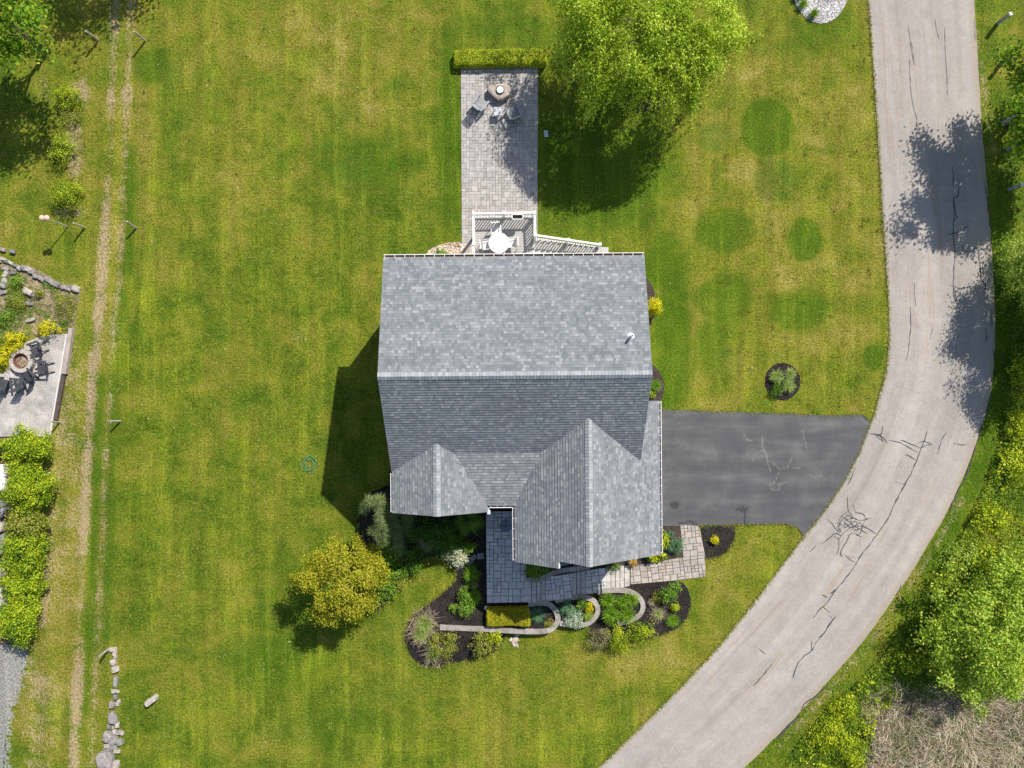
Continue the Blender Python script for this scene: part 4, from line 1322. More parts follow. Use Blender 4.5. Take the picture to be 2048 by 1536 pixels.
PR2, PS, PE = (1.20, 7.66), (3.0, 7.66), (4.83, 7.66)
for p in (PL, PM, PR, PR2, (-1.98, 7.2), (-1.98, 5.95)):
    post(p, ZD - .2, zt + .05)
railing(PL, PR, zt, zt, ZD, ZD)
railing((-1.98, 5.72), PL, zt, zt, ZD, ZD)
railing(PR2, PR, zt, zt, ZD, ZD)
NST = 13
rise, run = ZD / NST, (4.95 - 1.2) / (NST - 1)
def zst(x): return ZD - (x - 1.2) / (4.95 - 1.2) * ZD
post(PS, zst(3.0) - .2, zst(3.0) + 1.0); post(PE, 0, 1.08)
railing(PR2, PE, zt, .98, 0, 0, .15)
railing((1.10, 6.70), (4.83, 6.70), zt, .98, 0, 0, .15)
post((1.10, 6.70), ZD - .2, zt + .05); post((4.83, 6.70), 0, 1.08)
mb = MB()
for i in range(NST - 1):
    x = 1.2 + i * run
    for k in range(2):
        mb.box((x + run * (.26 + .5 * k), 7.18, ZD - (i + 1) * rise - .018), (run * .49, .94, .036), bev=.005)
mb.build("stair_treads", M_tread, deck)
mb = MB()
for yy in (6.70, 7.66):
    mb.beam((1.2, yy, ZD - .28), (4.95, yy, -.0), .05, .26)
mb.box((1.2 + run * 12 + .22, 7.18, .03), (.5, 1.02, .06), bev=.01)
mb.build("stair_stringer", M_tread, deck)

M_pat = simple("white_resin", (.64, .63, .62), .45, .04, 3)
tb = thing("patio_table", "round white table with umbrella hole in the middle of the deck", "table", (-.68, 7.30, ZD))
mb = MB()
mb.lathe([(.50, .70), (.535, .705), (.54, .72), (.535, .735), (.045, .738)], 40)
mb.build("table_top", M_pat, tb)
MB().lathe([(.022, .7385), (.022, .741)], 12).build("umbrella_hole", simple("hole_grey", (.25, .25, .25)), tb)
for k in range(4):
    a = R(45 + 90 * k)
    MB().tube([(.38 * math.cos(a), .38 * math.sin(a), .70), (.44 * math.cos(a), .44 * math.sin(a), 0)], .022, 8).build("leg", M_pat, tb)

def dining_chair(loc, rz, label):
    """facing +y"""
    t = thing("deck_chair", label, "chair", loc, rz, "white chairs around the deck table")
    mb = MB()
    mb.box((0, .02, .43), (.46, .46, .035), bev=.012)
    mb.build("seat", M_pat, t)
    mb = MB()
    for i in range(6):
        x = -.19 + i * .076
        mb.beam((x, -.22, .46), (x * 1.05, -.33, .90), .05, .014)
    mb.beam((-.24, -.335, .92), (.24, -.335, .92), .05, .07)
    mb.build("backrest", M_pat, t)
    for s in (-1, 1):
        MB().tube([(s * .25, -.24, .64), (s * .26, .05, .66), (s * .25, .22, .63)], .022, 6).build("armrest", M_pat, t)
        MB().tube([(s * .25, .22, .63), (s * .24, .24, 0)], .02, 6).build("leg", M_pat, t)
        MB().tube([(s * .25, -.24, .64), (s * .25, -.30, 0)], .02, 6).build("leg", M_pat, t)
    return t
dining_chair((-.83, 7.98, ZD), R(185), "white deck chair on the railing side of the round table")
dining_chair((-1.30, 7.24, ZD), R(-82), "white deck chair west of the round table, back to the side railing")
dining_chair((-.03, 7.34, ZD), R(94), "white deck chair between the round table and the stairs")
dining_chair((-.62, 6.62, ZD), R(4), "white deck chair half hidden under the house eave")

pl = thing("planter_box", "black planter box with white rim hung on the deck railing", "planter", (.285, 8.60, ZD + .72))
mb = MB()
for s in (-1, 1):
    mb.box((s * .275, 0, .11), (.03, .23, .22)); mb.box((0, s * .115, .11), (.52, .03, .22))
mb.box((0, 0, .01), (.52, .2, .02))
mb.build("box", M_white, pl)
mb = MB()
mb.box((0, 0, .13), (.52, .2, .16))
pls = mb.build("soil", mat_mulch("potting_soil", (.006, .005, .005), (.05, .035, .03), 30), pl)
bx = thing("storage_box", "pale grey storage box by the top of the deck stairs", "box", (.86, 6.55, ZD))
mb = MB().box((0, 0, .28), (.62, .46, .52), bev=.02)
mb.build("body", simple("box_grey", (.45, .48, .52), .5, .05), bx)
MB().box((0, 0, .565), (.66, .50, .045), bev=.015).build("lid", simple("lid_grey", (.50, .54, .58), .4, .05), bx)
mb = MB()
mb.tube([(1.10, 7.75, ZD + .75), (.98, 7.5, ZD + .5), (.86, 7.25, ZD + .2), (.80, 7.0, ZD + .03), (.79, 6.7, ZD + .03)], .014, 6)
tag(mb.build("cord", M_white), "thin white cord looping from railing down to the deck boards", "cord")

# ------------------------------------------------------------------ garden walls
M_wall = mat_stone("garden_wall_stone", [(.23, .205, .185), (.30, .27, .245), (.34, .31, .285), (.26, .235, .215)], .3)
def garden_wall(pts, z, w, label, close=False, seed=1):
    """curved retaining wall of separate cap blocks on a solid body"""
    P = [Vector(p + (0,)) for p in smooth_poly(GP(pts, z), 2, False)]
    L = [0]
    for a, b in zip(P[:-1], P[1:]): L.append(L[-1] + (b - a).length)
    def at(s):
        for i in range(len(P) - 1):
            if s <= L[i + 1] + 1e-9:
                t = (s - L[i]) / max(1e-9, L[i + 1] - L[i]); d = (P[i + 1] - P[i]).normalized()
                return P[i].lerp(P[i + 1], t), Vector((-d.y, d.x, 0))
        d = (P[-1] - P[-2]).normalized()
        return P[-1], Vector((-d.y, d.x, 0))
    t = thing("garden_wall", label, "wall", (P[0].x, P[0].y, 0), 0, "curved stone walls stepping down the front garden")
    o = Vector((P[0].x, P[0].y, 0))
    rr = random.Random(seed)
    body, cap = MB(), MB()
    s = 0
    while s < L[-1] - .02:
        n = min(L[-1], s + rr.uniform(.34, .52))
        if L[-1] - n < .15: n = L[-1]
        k = 3
        lf, rt = [], []
        for i in range(k + 1):
            p, nn = at(s + .004 + (n - s - .008) * i / k)
            lf.append(p - o + nn * w / 2); rt.append(p - o - nn * w / 2)
        ring = lf + rt[::-1]
        dz = rr.uniform(-.004, .004)
        cap.prism([(q.x, q.y) for q in ring], z - .07, z + dz)
        # body courses
        lf2 = [(a + (b - a) * .1) for a, b in zip(lf, rt)]; rt2 = [(b + (a - b) * .1) for a, b in zip(lf, rt)]
        body.prism([(q.x, q.y) for q in lf2 + rt2[::-1]], -.1, z - .072)
        s = n
    body.build("wall_body", M_wall, t)
    cap.build("cap_stones", M_wall, t)
    return t
W1 = [(880, 1255), (962, 1258), (1000, 1260.5), (1043, 1263), (1086, 1263.6), (1102, 1260), (1113, 1249), (1117, 1238), (1113, 1223), (1104, 1212), (1092, 1206), (1076, 1206), (1056, 1209)]
W2 = [(1120, 1247), (1139, 1250), (1159, 1252), (1176, 1248), (1190, 1237), (1197, 1223), (1194, 1208), (1183, 1198), (1167, 1194), (1143, 1195), (1126, 1199), (1110, 1202)]
W3 = [(1193, 1185), (1212, 1181), (1242, 1180.5), (1264, 1184), (1279, 1194), (1287, 1208), (1285, 1223), (1275, 1235), (1257, 1244), (1235, 1246)]
W4 = [(1050, 1160), (1072, 1160), (1090, 1155), (1104, 1147), (1120, 1142), (1145, 1139), (1180, 1134)]
garden_wall(W1, .56, .29, "longest curved stone wall, running past the clipped gold hedge", seed=1)
garden_wall(W2, .44, .27, "curved stone wall looped around the silvery blue perennials", seed=2)
garden_wall(W3, .28, .27, "curved stone wall looped around the five green daylily clumps", seed=3)
garden_wall(W4, .70, .26, "short stone wall between the garage gable and the front steps", seed=4)
M_soil = M_mulch
sheet("planter_soil", GP([(968, 1212), (1060, 1212), (1088, 1209), (1104, 1216), (1112, 1238), (1100, 1254), (1040, 1259), (965, 1255)], .40), .40, M_mulch, skirt=.5)
sheet("planter_soil", GP([(1112, 1204), (1165, 1197), (1186, 1204), (1192, 1222), (1184, 1238), (1160, 1248), (1124, 1245), (1116, 1225)], .30), .30, M_mulch, skirt=.5)
sheet("planter_soil", GP([(1196, 1186), (1262, 1187), (1280, 1205), (1278, 1225), (1258, 1240), (1196, 1240)], .18), .18, M_mulch, skirt=.3)
MB().prism(GP([(1040, 1118), (1150, 1130), (1120, 1142), (1104, 1147), (1090, 1155), (1072, 1160), (1046, 1158)], .6), 0, .6).build("planter_soil", M_mulch)["kind"] = "structure"

md = thing("door_medallion", "round blue grey metal medallion with compass cross set on landing", "doormat", G(1011, 1052, ZL) + (ZL + .02,))
mb = MB().lathe([(.33, 0), (.335, .012), (.325, .02), (.30, .016)], 40)
mb.build("disc", simple("pewter", (.16, .20, .25), .45, .2, 8), md)
mb = MB()
for k in range(4):
    a = k * math.pi / 2
    mb.lathe([(.026, .017), (.026, .021)], 10, (.255 * math.cos(a), .255 * math.sin(a), 0))
    M = Matrix.Rotation(a, 4, 'Z')
    mb.add([M @ Vector(p) for p in ((.02, .02, .020), (.02, -.02, .020), (.15, 0, .020))], [(0, 1, 2)])
mb.lathe([(.03, .017), (.03, .022)], 12)
mb.build("compass_mark", simple("dark_pewter", (.03, .035, .045), .5), md)

# ------------------------------------------------------------------ patio furniture
M_gwood = simple("grey_wood", (.27, .285, .295), .7, .15, 8)
M_dwood = simple("black_resin", (.055, .058, .066), .55, .15, 6)
def adirondack(loc, rz, label, M, group, scale=1.0):
    """low slatted garden chair facing +y"""
    t = thing("adirondack_chair", label, "chair", loc, rz, group)
    t.scale = (scale,) * 3
    mb = MB()
    for i in range(6):
        y = .30 - i * .092
        mb.box((0, y, .375 - i * .022), (.54, .078, .022), bev=.005)
    mb.build("seat", M, t)
    mb = MB()
    for i in range(6):
        x = -.225 + i * .09
        h = .98 - .55 * abs(x) ** 1.6
        mb.beam((x * .86, -.20, .27), (x * 1.12, -.20 - (h - .27) * .42, h), .076, .02)
    for z in (.42, .74):
        mb.beam((-.27, -.20 - (z - .27) * .42 - .022, z), (.27, -.20 - (z - .27) * .42 - .022, z), .03, .06)
    mb.build("backrest", M, t)
    for s in (-1, 1):
        MB().box((s * .335, .06, .555), (.125, .72, .024), bev=.008).build("armrest", M, t)
        MB().box((s * .30, .33, .27), (.03, .11, .54)).build("leg", M, t)
        MB().beam((s * .27, .36, .34), (s * .27, -.50, .03), .03, .12).build("leg", M, t)
    return t
adirondack(G(960, 214) + (.05,), R(-42), "grey slatted garden chair left of the little grey table", M_gwood, "grey chairs by the fire boulder")
adirondack(G(1028, 232) + (.05,), R(24), "grey slatted garden chair in dappled tree shade right of the little table", M_gwood, "grey chairs by the fire boulder")
st = thing("side_table", "little pale grey square table between the two grey chairs", "table", G(996, 229) + (.05,), R(-2))
mb = MB()
for i in range(5):
    mb.box((0, -.18 + i * .09, .44), (.46, .082, .022), bev=.004)
mb.build("table_top", simple("pale_grey_wood", (.50, .53, .53), .65, .08, 8), st)
for sx in (-1, 1):
    for sy in (-1, 1):
        MB().box((sx * .19, sy * .17, .215), (.05, .05, .43)).build("leg", M_gwood, st)
fb = thing("fire_boulder", "flat topped tan boulder drilled out as a gas fire pit on the patio", "fire pit", G(998, 190) + (.05,), 0)
mb = MB()
out = [(-.62, .10), (-.60, .30), (-.38, .40), (.0, .42), (.35, .44), (.62, .30), (.70, .05), (.58, -.16), (.42, -.30), (.18, -.42), (-.04, -.44), (-.20, -.30), (-.36, -.16)]
rr = random.Random(2)
lay = []
for z, s in ((0, .93), (.16, 1.02), (.30, 1.03), (.42, .96), (.46, .84)):
    lay.append([(x * s + rr.uniform(-.03, .03), y * s + rr.uniform(-.03, .03), z + rr.uniform(-.015, .015)) for x, y in out])
V = [p for l in lay for p in l]
n = len(out)
Fc = []
for i in range(len(lay) - 1):
    for k in range(n):
        k2 = (k + 1) % n
        Fc.append((i * n + k2, i * n + k, (i + 1) * n + k, (i + 1) * n + k2))
V.append((.0, 0, .47)); c = len(V) - 1
for k in range(n):
    Fc.append(((len(lay) - 1) * n + (k + 1) % n, (len(lay) - 1) * n + k, c))
mb.add(V, Fc)
mat_b, nt, b, pos = newmat("tan_boulder", .9, .2)
nn = noi(nt, pos, 2.2, 7, .65, .6)
setcol(nt, b, ramp(nt, nn, [(.3, (.23, .175, .135)), (.5, (.35, .29, .24)), (.7, (.48, .43, .38))]))
bump(nt, b, noi(nt, pos, 7, 6, .7), .9, .05)
mb.build("boulder", mat_b, fb)
mb = MB().lathe([(.24, .40), (.235, .52), (.20, .53), (.185, .50)], 32, (.07, .06, 0))
fr_ = mb.build("fire_ring", M_black, fb)
MB().lathe([(.185, .50), (.182, .535), (.04, .545)], 32, (.07, .06, 0)).build("fire_lid", simple("white_lid", (.82, .81, .80), .4, .03), fb)

fr2 = thing("fire_ring", "round stone ring fire pit full of ash amid the black chairs", "fire pit", G(50, 722) + (.03,))
mb = MB()
n = 11
for k in range(n):
    a0, a1 = 2 * math.pi * (k + .02) / n, 2 * math.pi * (k + .98) / n
    for z0, z1 in ((0, .16), (.163, .33)):
        q = [(r * math.cos(a), r * math.sin(a)) for r, a in ((.66, a0), (.67, (a0 + a1) / 2), (.66, a1), (.44, a1), (.43, (a0 + a1) / 2), (.44, a0))]
        mb.prism(q, z0, z1)
mb.build("stone_ring", mat_stone("ring_stone", [(.33, .29, .25), (.42, .38, .34), (.38, .33, .29)], .2), fr2)
MB().lathe([(.425, .02), (.425, .345), (.40, .345), (.395, .05)], 28).build("liner", simple("rusty_liner", (.17, .085, .055), .8, .3, 6), fr2)
MB().lathe([(.39, .0), (.39, .12), (.2, .16), (.03, .17)], 20, jit=.03).build("ash", mat_mulch("ash_wood", (.08, .05, .035), (.42, .32, .24), 12), fr2)
GB = "black chairs around the stone fire ring"
adirondack(G(82, 697) + (.035,), R(110), "black garden chair beneath the yellow shrub, nearest the timber edging", M_dwood, GB, .92)
adirondack(G(95, 735) + (.035,), R(92), "black garden chair directly east of the stone ring with lit armrests", M_dwood, GB, .92)
adirondack(G(66, 753) + (.035,), R(40), "black garden chair tucked right against the south side of the ring", M_dwood, GB, .88)
adirondack(G(46, 768) + (.035,), R(5), "black garden chair casting a slatted shadow, between two others south of the ring", M_dwood, GB, .92)
adirondack(G(14, 769) + (.035,), R(-22), "black garden chair farthest west, cut by the picture edge", M_dwood, GB, .92)

def timber(a, b, w, h, label, M, nm="landscape_timber"):
    a, b = G(*a), G(*b)
    mb = MB()
    d = Vector((b[0] - a[0], b[1] - a[1], 0))
    M4 = Matrix.Translation(((a[0] + b[0]) / 2, (a[1] + b[1]) / 2, h / 2)) @ Matrix.Rotation(math.atan2(d.y, d.x), 4, 'Z')
    mb.box(None, (d.length, w, h), mat=M4, bev=.02)
    return tag(mb.build(nm, M), label, "timber")
M_tl = simple("pale_timber", (.34, .28, .25), .85, .25, 5, bmp=.4)
M_td = simple("dark_timber", (.085, .062, .052), .85, .3, 5, bmp=.4)
timber((147, 657), (133, 748), .24, .30, "pale weathered timber laid along the gravel edge", M_tl)
timber((130, 749), (114, 840), .21, .20, "dark brown timber edging lower along the gravel", M_td)
timber((134, 672), (101, 872), .08, .10, "thin white edging strip along the gravel terrace", simple("white_edge", (.55, .54, .52), .8, .15))

# ------------------------------------------------------------------ posts and small things
M_pw = simple("weathered_post", (.34, .30, .26), .85, .2, 9)
def wpost(base, top, h, label, r=.055):
    x, y = G(*base)
    tx, ty = G(top[0], top[1], h)
    t = tag(MB().tube([(0, 0, -.05), (0, 0, .2), (tx - x, ty - y, h)], [r, r, r * .92], 8).build("wooden_post", M_pw, None, (x, y, 0)), label, "post", "weathered posts beside the wheel track")
    return t
wpost((291, 82), (268, 63), 1.15, "weathered post right of the wheel track near the upper picture edge")
wpost((197, 81), (171, 62), 1.15, "weathered post left of the wheel track, above the loose shrub")
wpost((92, 108), (72, 97), 1.0, "weathered post under the edge of the bright green maple")
wpost((273, 456), (254, 443), 1.0, "weathered post right of the wheel track, level with the round shrub shadow")
wpost((170, 455), (147, 446), 1.05, "weathered post left of the wheel track, just below the round shrub")
wpost((120, 844), (102, 843), .85, "weathered post at the lower corner of the gravel terrace")
wpost((241, 842), (222, 842), .85, "weathered post right of the wheel track, level with the gravel terrace corner")
wpost((219, 1297), (199, 1312), 1.0, "weathered post leaning beside the first pale stone of the row", .06)

M_gpost = simple("grey_post_paint", (.30, .32, .34), .6, .1, 5)
def vpost(base, label):
    x, y = G(*base)
    t = thing("white_capped_post", label, "post", (x, y, 0), R(20), "white capped posts along the road verge")
    MB().box((0, 0, .5), (.16, .16, 1.05), bev=.008).build("shaft", M_gpost, t)
    mb = MB().box((0, 0, 1.045), (.18, .18, .05), bev=.012)
    mb.box((0, 0, 1.075), (.13, .13, .03), bev=.01)
    mb.build("cap", M_white, t)
vpost((1995, 47), "white capped square post farthest up the road verge")
vpost((2000, 129), "white capped square post partly overlapped by the top of the maple")
vpost((2004, 246), "white capped square post under the middle of the maple crown")
vpost((2014, 299), "white capped square post in the gap just below the maple crown")
vpost((2018, 379), "white capped square post lowest on the verge, clear of the maple")

t = thing("birdhouse", "pink roofed birdhouse on a thin grey pole near the round shrub", "birdhouse", G(137, 453) + (0,))
x0, y0 = G(137, 453); x1, y1 = G(89, 436, 1.95)
dx, dy = x1 - x0, y1 - y0
MB().tube([(0, 0, 0), (dx * .95, dy * .95, 1.75)], .03, 7).build("pole", simple("galvanised", (.36, .37, .38), .5), t)
mb = MB().box((dx, dy, 1.85), (.2, .16, .22), bev=.01)
mb.build("box", simple("birdhouse_wood", (.16, .11, .10), .8), t)
for s in (-1, 1):
    mb = MB().lathe([(.14, -.03), (.15, .02), (.10, .09), (.02, .12)], 14, (dx + s * .13, dy, 1.97))
    mb.build("roof", simple("pink_paint", (.68, .40, .33), .5, .06), t)

mb = MB()
rr = random.Random(8)
pts = []
for k in range(150):
    a = k * .22
    r = .33 + .10 * math.sin(k * .083) + .05 * math.sin(k * .31)
    pts.append((r * math.cos(a) + .10 * math.sin(k * .05), r * 1.05 * math.sin(a) - .08 * math.sin(k * .04), .03 + .0006 * k + .012 * math.sin(k * .7)))
mb.tube(pts, .011, 6)
tag(mb.build("garden_hose", simple("green_hose", (.06, .24, .13), .4, .1), None, G(619, 928) + (0,)), "coiled green garden hose lying on the lawn west of the house", "hose")
mb = MB()
mb.box((0, 0, .03), (.22, .36, .06), bev=.02)
tag(mb.build("utility_cover", simple("cover_grey", (.40, .47, .52), .6, .08), None, G(1092, 268) + (0,), R(6)), "small grey blue cover plate in the shaded lawn beside the patio", "cover")
mb = MB().lathe([(.03, 0), (.03, .22), (.10, .24), (.115, .29), (.08, .35), (.01, .37)], 14)
x, y = G(973, 1208)
tag(mb.build("path_light", simple("frosted_globe", (.55, .53, .52), .4, .05), None, (x, y, .40)), "small round path light at the landing corner by the gold hedge", "light")
M_gran = simple("granite", (.235, .215, .20), .85, .25, 7, bmp=.6)
M_gran2 = simple("pale_granite", (.36, .32, .28), .85, .2, 7, bmp=.6)
M_gran3 = simple("slate_rock", (.165, .165, .165), .85, .3, 5, bmp=.7)
mb = MB()
x, y = G(307, 1397)
rr = random.Random(6)
ring = [(-.33, -.13), (-.24, -.18), (.24, -.17), (.34, -.05), (.29, .14), (-.20, .17), (-.34, .07)]
V, Fc = [], []
for z, s, o in ((0, 1, 0), (.2, 1, 0), (.40, .97, .01), (.47, .85, .02)):
    V += [(px * s + rr.uniform(-.015, .015), py * s + rr.uniform(-.012, .012) + o, z + rr.uniform(-.02, .02) * (z > 0)) for px, py in ring]
for i in range(3):
    for k in range(7):
        Fc.append((i * 7 + k, i * 7 + (k + 1) % 7, (i + 1) * 7 + (k + 1) % 7, (i + 1) * 7 + k))
Fc.append(tuple(21 + k for k in range(7)))
tag(MB().add(V, Fc).build("standing_stone", M_gran2, None, (x, y, 0), R(38)), "pale upright stone slab standing alone on the lower left lawn", "stone")

def stone_row(name, label, specs, mats, seed, z=None, grp=None):
    x, y = G(specs[0][0], specs[0][1])
    t = thing(name, label, "stone wall", (x, y, 0), 0, grp)
    for i, (px, py, w, h, rz, mi) in enumerate(specs):
        gx, gy = G(px, py)
        k = H / F
        th = min(w, h) * k * .62 + .06
        mb = MB()
        rock(mb, (gx - x, gy - y, th * .32), (w * k * .93, h * k * .93, th * 1.1), seed + i * 1.7, R(rz), 3, .34)
        mb.build("stone", mats[mi], t)
    return t
stone_row("stone_wall", "row of grey and pale boulders leading down the lower left lawn", [
    (227, 1298, 15, 10, 5, 1), (231, 1306, 8, 11, 0, 1), (232, 1313, 7, 5, 0, 1), (229, 1323, 11, 12, 0, 1), (232, 1337, 15, 13, 10, 1), (233, 1362, 9, 24, -4, 0), (229, 1381, 9, 8, 0, 1), (237, 1382, 7, 6, 0, 1),
    (232, 1393, 8, 11, 10, 2), (239, 1402, 6, 9, 0, 1), (227, 1408, 12, 15, -8, 0), (236, 1407, 7, 8, 0, 1), (228, 1434, 17, 27, 5, 0), (220, 1452, 8, 9, 0, 2), (236, 1449, 8, 12, 0, 1), (228, 1454, 7, 7, 0, 0), (231, 1462, 8, 10, 0, 1),
    (240, 1463, 11, 10, 20, 0), (246, 1465, 7, 8, 0, 1), (219, 1471, 20, 24, -25, 0), (229, 1477, 16, 18, 20, 0), (241, 1482, 16, 13, 10, 0), (218, 1489, 18, 8, 15, 1), (226, 1493, 22, 9, 5, 0), (236, 1501, 14, 8, 0, 1), (216, 1514, 30, 38, 12, 0), (233, 1528, 14, 18, 0, 1), (222, 1541, 40, 14, 0, 1), (226, 1556, 26, 22, 0, 0)], [M_gran, M_gran2, M_gran3], 3)
rr = random.Random(77)
sp = []
line = [(-12, 515), (0, 519), (18, 526), (36, 532), (52, 540), (70, 547), (90, 556), (108, 563), (122, 572), (140, 576), (158, 577)]
for (a, b_) in zip(line[:-1], line[1:]):
    for k in range(2):
        t_ = (k + .5) / 2
        sp.append((a[0] + (b_[0] - a[0]) * t_ + rr.uniform(-2, 2), a[1] + (b_[1] - a[1]) * t_ + rr.uniform(-3, 4), rr.uniform(12, 18), rr.uniform(6, 10), rr.uniform(-40, -10), rr.choice((0, 2, 2, 0, 1))))
for px, py, w, h in ((14, 538, 14, 10), (14, 548, 9, 16), (12, 562, 10, 14), (8, 572, 14, 10), (10, 585, 14, 9), (60, 585, 22, 14), (62, 608, 18, 8), (64, 640, 20, 8), (30, 545, 12, 10), (154, 578, 16, 12), (28, 504, 12, 9), (8, 500, 12, 8)):
    sp.append((px, py, w, h, rr.uniform(-30, 20), rr.choice((0, 2, 1))))
stone_row("rockery_wall", "broken grey slate wall edging the neighbouring rock garden", sp, [M_gran, M_gran2, M_gran3], 40)
rkg = thing("stepping_stones", "grey flagstones stepping between white flowering shrub and grass tuft", "stones", G(947, 1112) + (.33,))
for i, (px, py, w, h, rz) in enumerate(((940, 1120, 15, 11, 30), (947, 1112, 15, 10, 40), (921, 1131, 12, 9, 20), (962, 1108, 13, 12, 10))):
    x, y = G(px, py); bx_, by_ = G(947, 1112)
    MB().box((x - bx_, y - by_, .0 + gz(x, y) - .33 + .05), (w * .0281, h * .0281, .06), R(rz), bev=.02).build("flagstone", M_gran3, rkg)
mb = MB()
rr = random.Random(12)
for k in range(34):
    px, py = rr.gauss(1030, 3.4), rr.uniform(1268, 1292)
    x, y = G(px, py); s = rr.uniform(.08, .16)
    rock(mb, (x, y, .03), (s * 1.3, s, s * .6), k + 100, rr.uniform(0, 3), 1)
tag(mb.build("splash_stones", leafmat("splash_stone", [(.28, .23, .18), (.44, .37, .30), (.54, .47, .40)], 0, 3, .8)), "small heap of pale stones at the foot of the front garden wall", "stones", kind="stuff")
for i, (px, py, w, h, z, lab) in enumerate(((2, 956, 40, 52, .9, "huge grey boulder coloured sunlit white beside the hedge row at the left picture edge"), (4, 1006, 26, 15, .7, "dark slate boulder just below the huge white one"), (3, 1022, 30, 20, .75, "second slate boulder down, between slate and white ones"),
                                            (0, 1035, 16, 14, .5, "small slate boulder wedged above the pale block"), (4, 1052, 26, 18, .8, "pale block of stone midway down the hedge row"), (1, 1085, 28, 40, .55, "broad purple grey boulder below the pale block"),
                                            (1, 1150, 24, 40, .75, "blue grey boulder in shade of the lower hedge shrubs"), (2, 1190, 26, 34, .9, "grey boulder coloured sunlit white, lowest in the row beside the hedge"))):
    x, y = G(px, py); mb = MB()
    rock(mb, (0, 0, z * .3), (w * .0281 * 1.15, h * .0281 * 1.1, z), 60 + i, 0, 3, .14)
    m_ = M_gran3 if i in (1, 2, 3, 5) else (simple("sunlit_grey_stone", (.66, .64, .63), .85, .1, 5, bmp=.5) if i in (0, 7) else M_gran2 if i == 4 else M_gran)  # white pair: grey stone with its sunlight painted in
    tag(mb.build("boulder", m_, None, (x, y, 0)), lab, "boulder", "boulders behind the left hedge row")

# ------------------------------------------------------------------ vegetation
M_bark = simple("bark", (.13, .095, .07), .9, .3, 7, bmp=.5)
M_barkp = simple("pale_bark", (.42, .38, .34), .85, .3, 5)
LM = {
    "birch": leafmat("birch_leaf", [(.09, .18, .010), (.27, .41, .018), (.52, .63, .045), (.70, .76, .13)], .42, .7),
    "maple": leafmat("maple_leaf", [(.05, .14, .006), (.12, .25, .012), (.22, .36, .02), (.38, .48, .04)], .4, .9),
    "bronze": leafmat("bronze_leaf", [(.12, .15, .008), (.28, .30, .014), (.46, .45, .026), (.52, .45, .06)], .38, 1.0),
    "box": leafmat("boxwood_leaf", [(.11, .18, .008), (.27, .36, .013), (.46, .52, .02), (.60, .62, .04)], .22, 1.5),
    "gold": leafmat("gold_leaf", [(.26, .26, .012), (.43, .40, .016), (.58, .53, .03)], .3, 1.5),
    "lime": leafmat("lime_leaf", [(.06, .13, .006), (.20, .30, .010), (.42, .49, .016), (.62, .62, .03)], .26, 1.0),
    "hedge": leafmat("hedge_leaf", [(.045, .11, .006), (.15, .26, .010), (.34, .43, .015), (.54, .56, .025)], .24, 1.0),
    "yellow": leafmat("yellow_leaf", [(.36, .40, .008), (.62, .58, .012), (.80, .68, .02)], .35, 1.5),
    "green": leafmat("green_leaf", [(.03, .10, .006), (.10, .22, .014), (.22, .36, .035), (.36, .48, .07)], .24, 1.4),
    "olive": leafmat("olive_leaf", [(.07, .09, .010), (.18, .22, .024), (.33, .35, .045), (.40, .34, .09)], .24, 1.4),
    "brown": leafmat("brown_leaf", [(.13, .115, .06), (.22, .20, .10), (.32, .30, .15), (.34, .36, .10)], .3, 1.4),
    "boxd": leafmat("dense_leaf", [(.04, .11, .005), (.15, .25, .009), (.38, .46, .014), (.60, .62, .03)], .16, 1.5),
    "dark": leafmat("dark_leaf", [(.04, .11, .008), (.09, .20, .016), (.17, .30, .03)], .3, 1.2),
    "pale": leafmat("pale_leaf", [(.11, .21, .018), (.24, .36, .04), (.40, .52, .085), (.54, .62, .15)], .38, 1.0),
    "thicket": leafmat("thicket_leaf", [(.10, .20, .010), (.24, .38, .025), (.42, .54, .06), (.56, .62, .11)], .35, 1.4),
    "varieg": leafmat("variegated_leaf", [(.22, .30, .06), (.58, .60, .36), (.74, .73, .54), (.80, .78, .64)], .3, 3),
    "silver": leafmat("silver_leaf", [(.18, .30, .15), (.36, .46, .29), (.54, .60, .44), (.66, .69, .55)], .3, 3),
    "bluegr": leafmat("blue_green_leaf", [(.05, .14, .06), (.13, .27, .13), (.22, .38, .19)], .3, 2),
    "needle": leafmat("blue_needle", [(.05, .085, .022), (.14, .185, .055), (.28, .325, .12)], .2, 2),
    "blade": leafmat("grass_blade", [(.08, .19, .010), (.19, .36, .02), (.34, .50, .04)], .4, 2),
    "bladep": leafmat("pale_blade", [(.18, .29, .04), (.36, .48, .10), (.58, .64, .28)], .4, 2),
    "turf": leafmat("turf_blade", [(.09, .13, .012), (.17, .21, .018), (.25, .27, .03), (.34, .29, .08)], .2, .6),
    "tan": leafmat("tan_blade", [(.26, .19, .13), (.44, .34, .24), (.60, .49, .39)], .2, 2),
    "reed": leafmat("dry_reed", [(.17, .12, .075), (.40, .30, .21), (.64, .51, .39), (.80, .68, .56)], .15, .8),
    "orange": leafmat("orange_leaf", [(.32, .20, .03), (.56, .35, .09), (.62, .46, .16)], .3, 2),
    "shoot": leafmat("reed_shoot", [(.05, .10, .02), (.12, .20, .05), (.22, .32, .10)], .25, 2),
    "weed": leafmat("weed_leaf", [(.05, .12, .008), (.13, .24, .016), (.26, .37, .03), (.48, .52, .035)], .38, .55, .55, .5),
}
SEED = [100]
def nxt():
    SEED[0] += 1
    return np.random.default_rng(SEED[0])

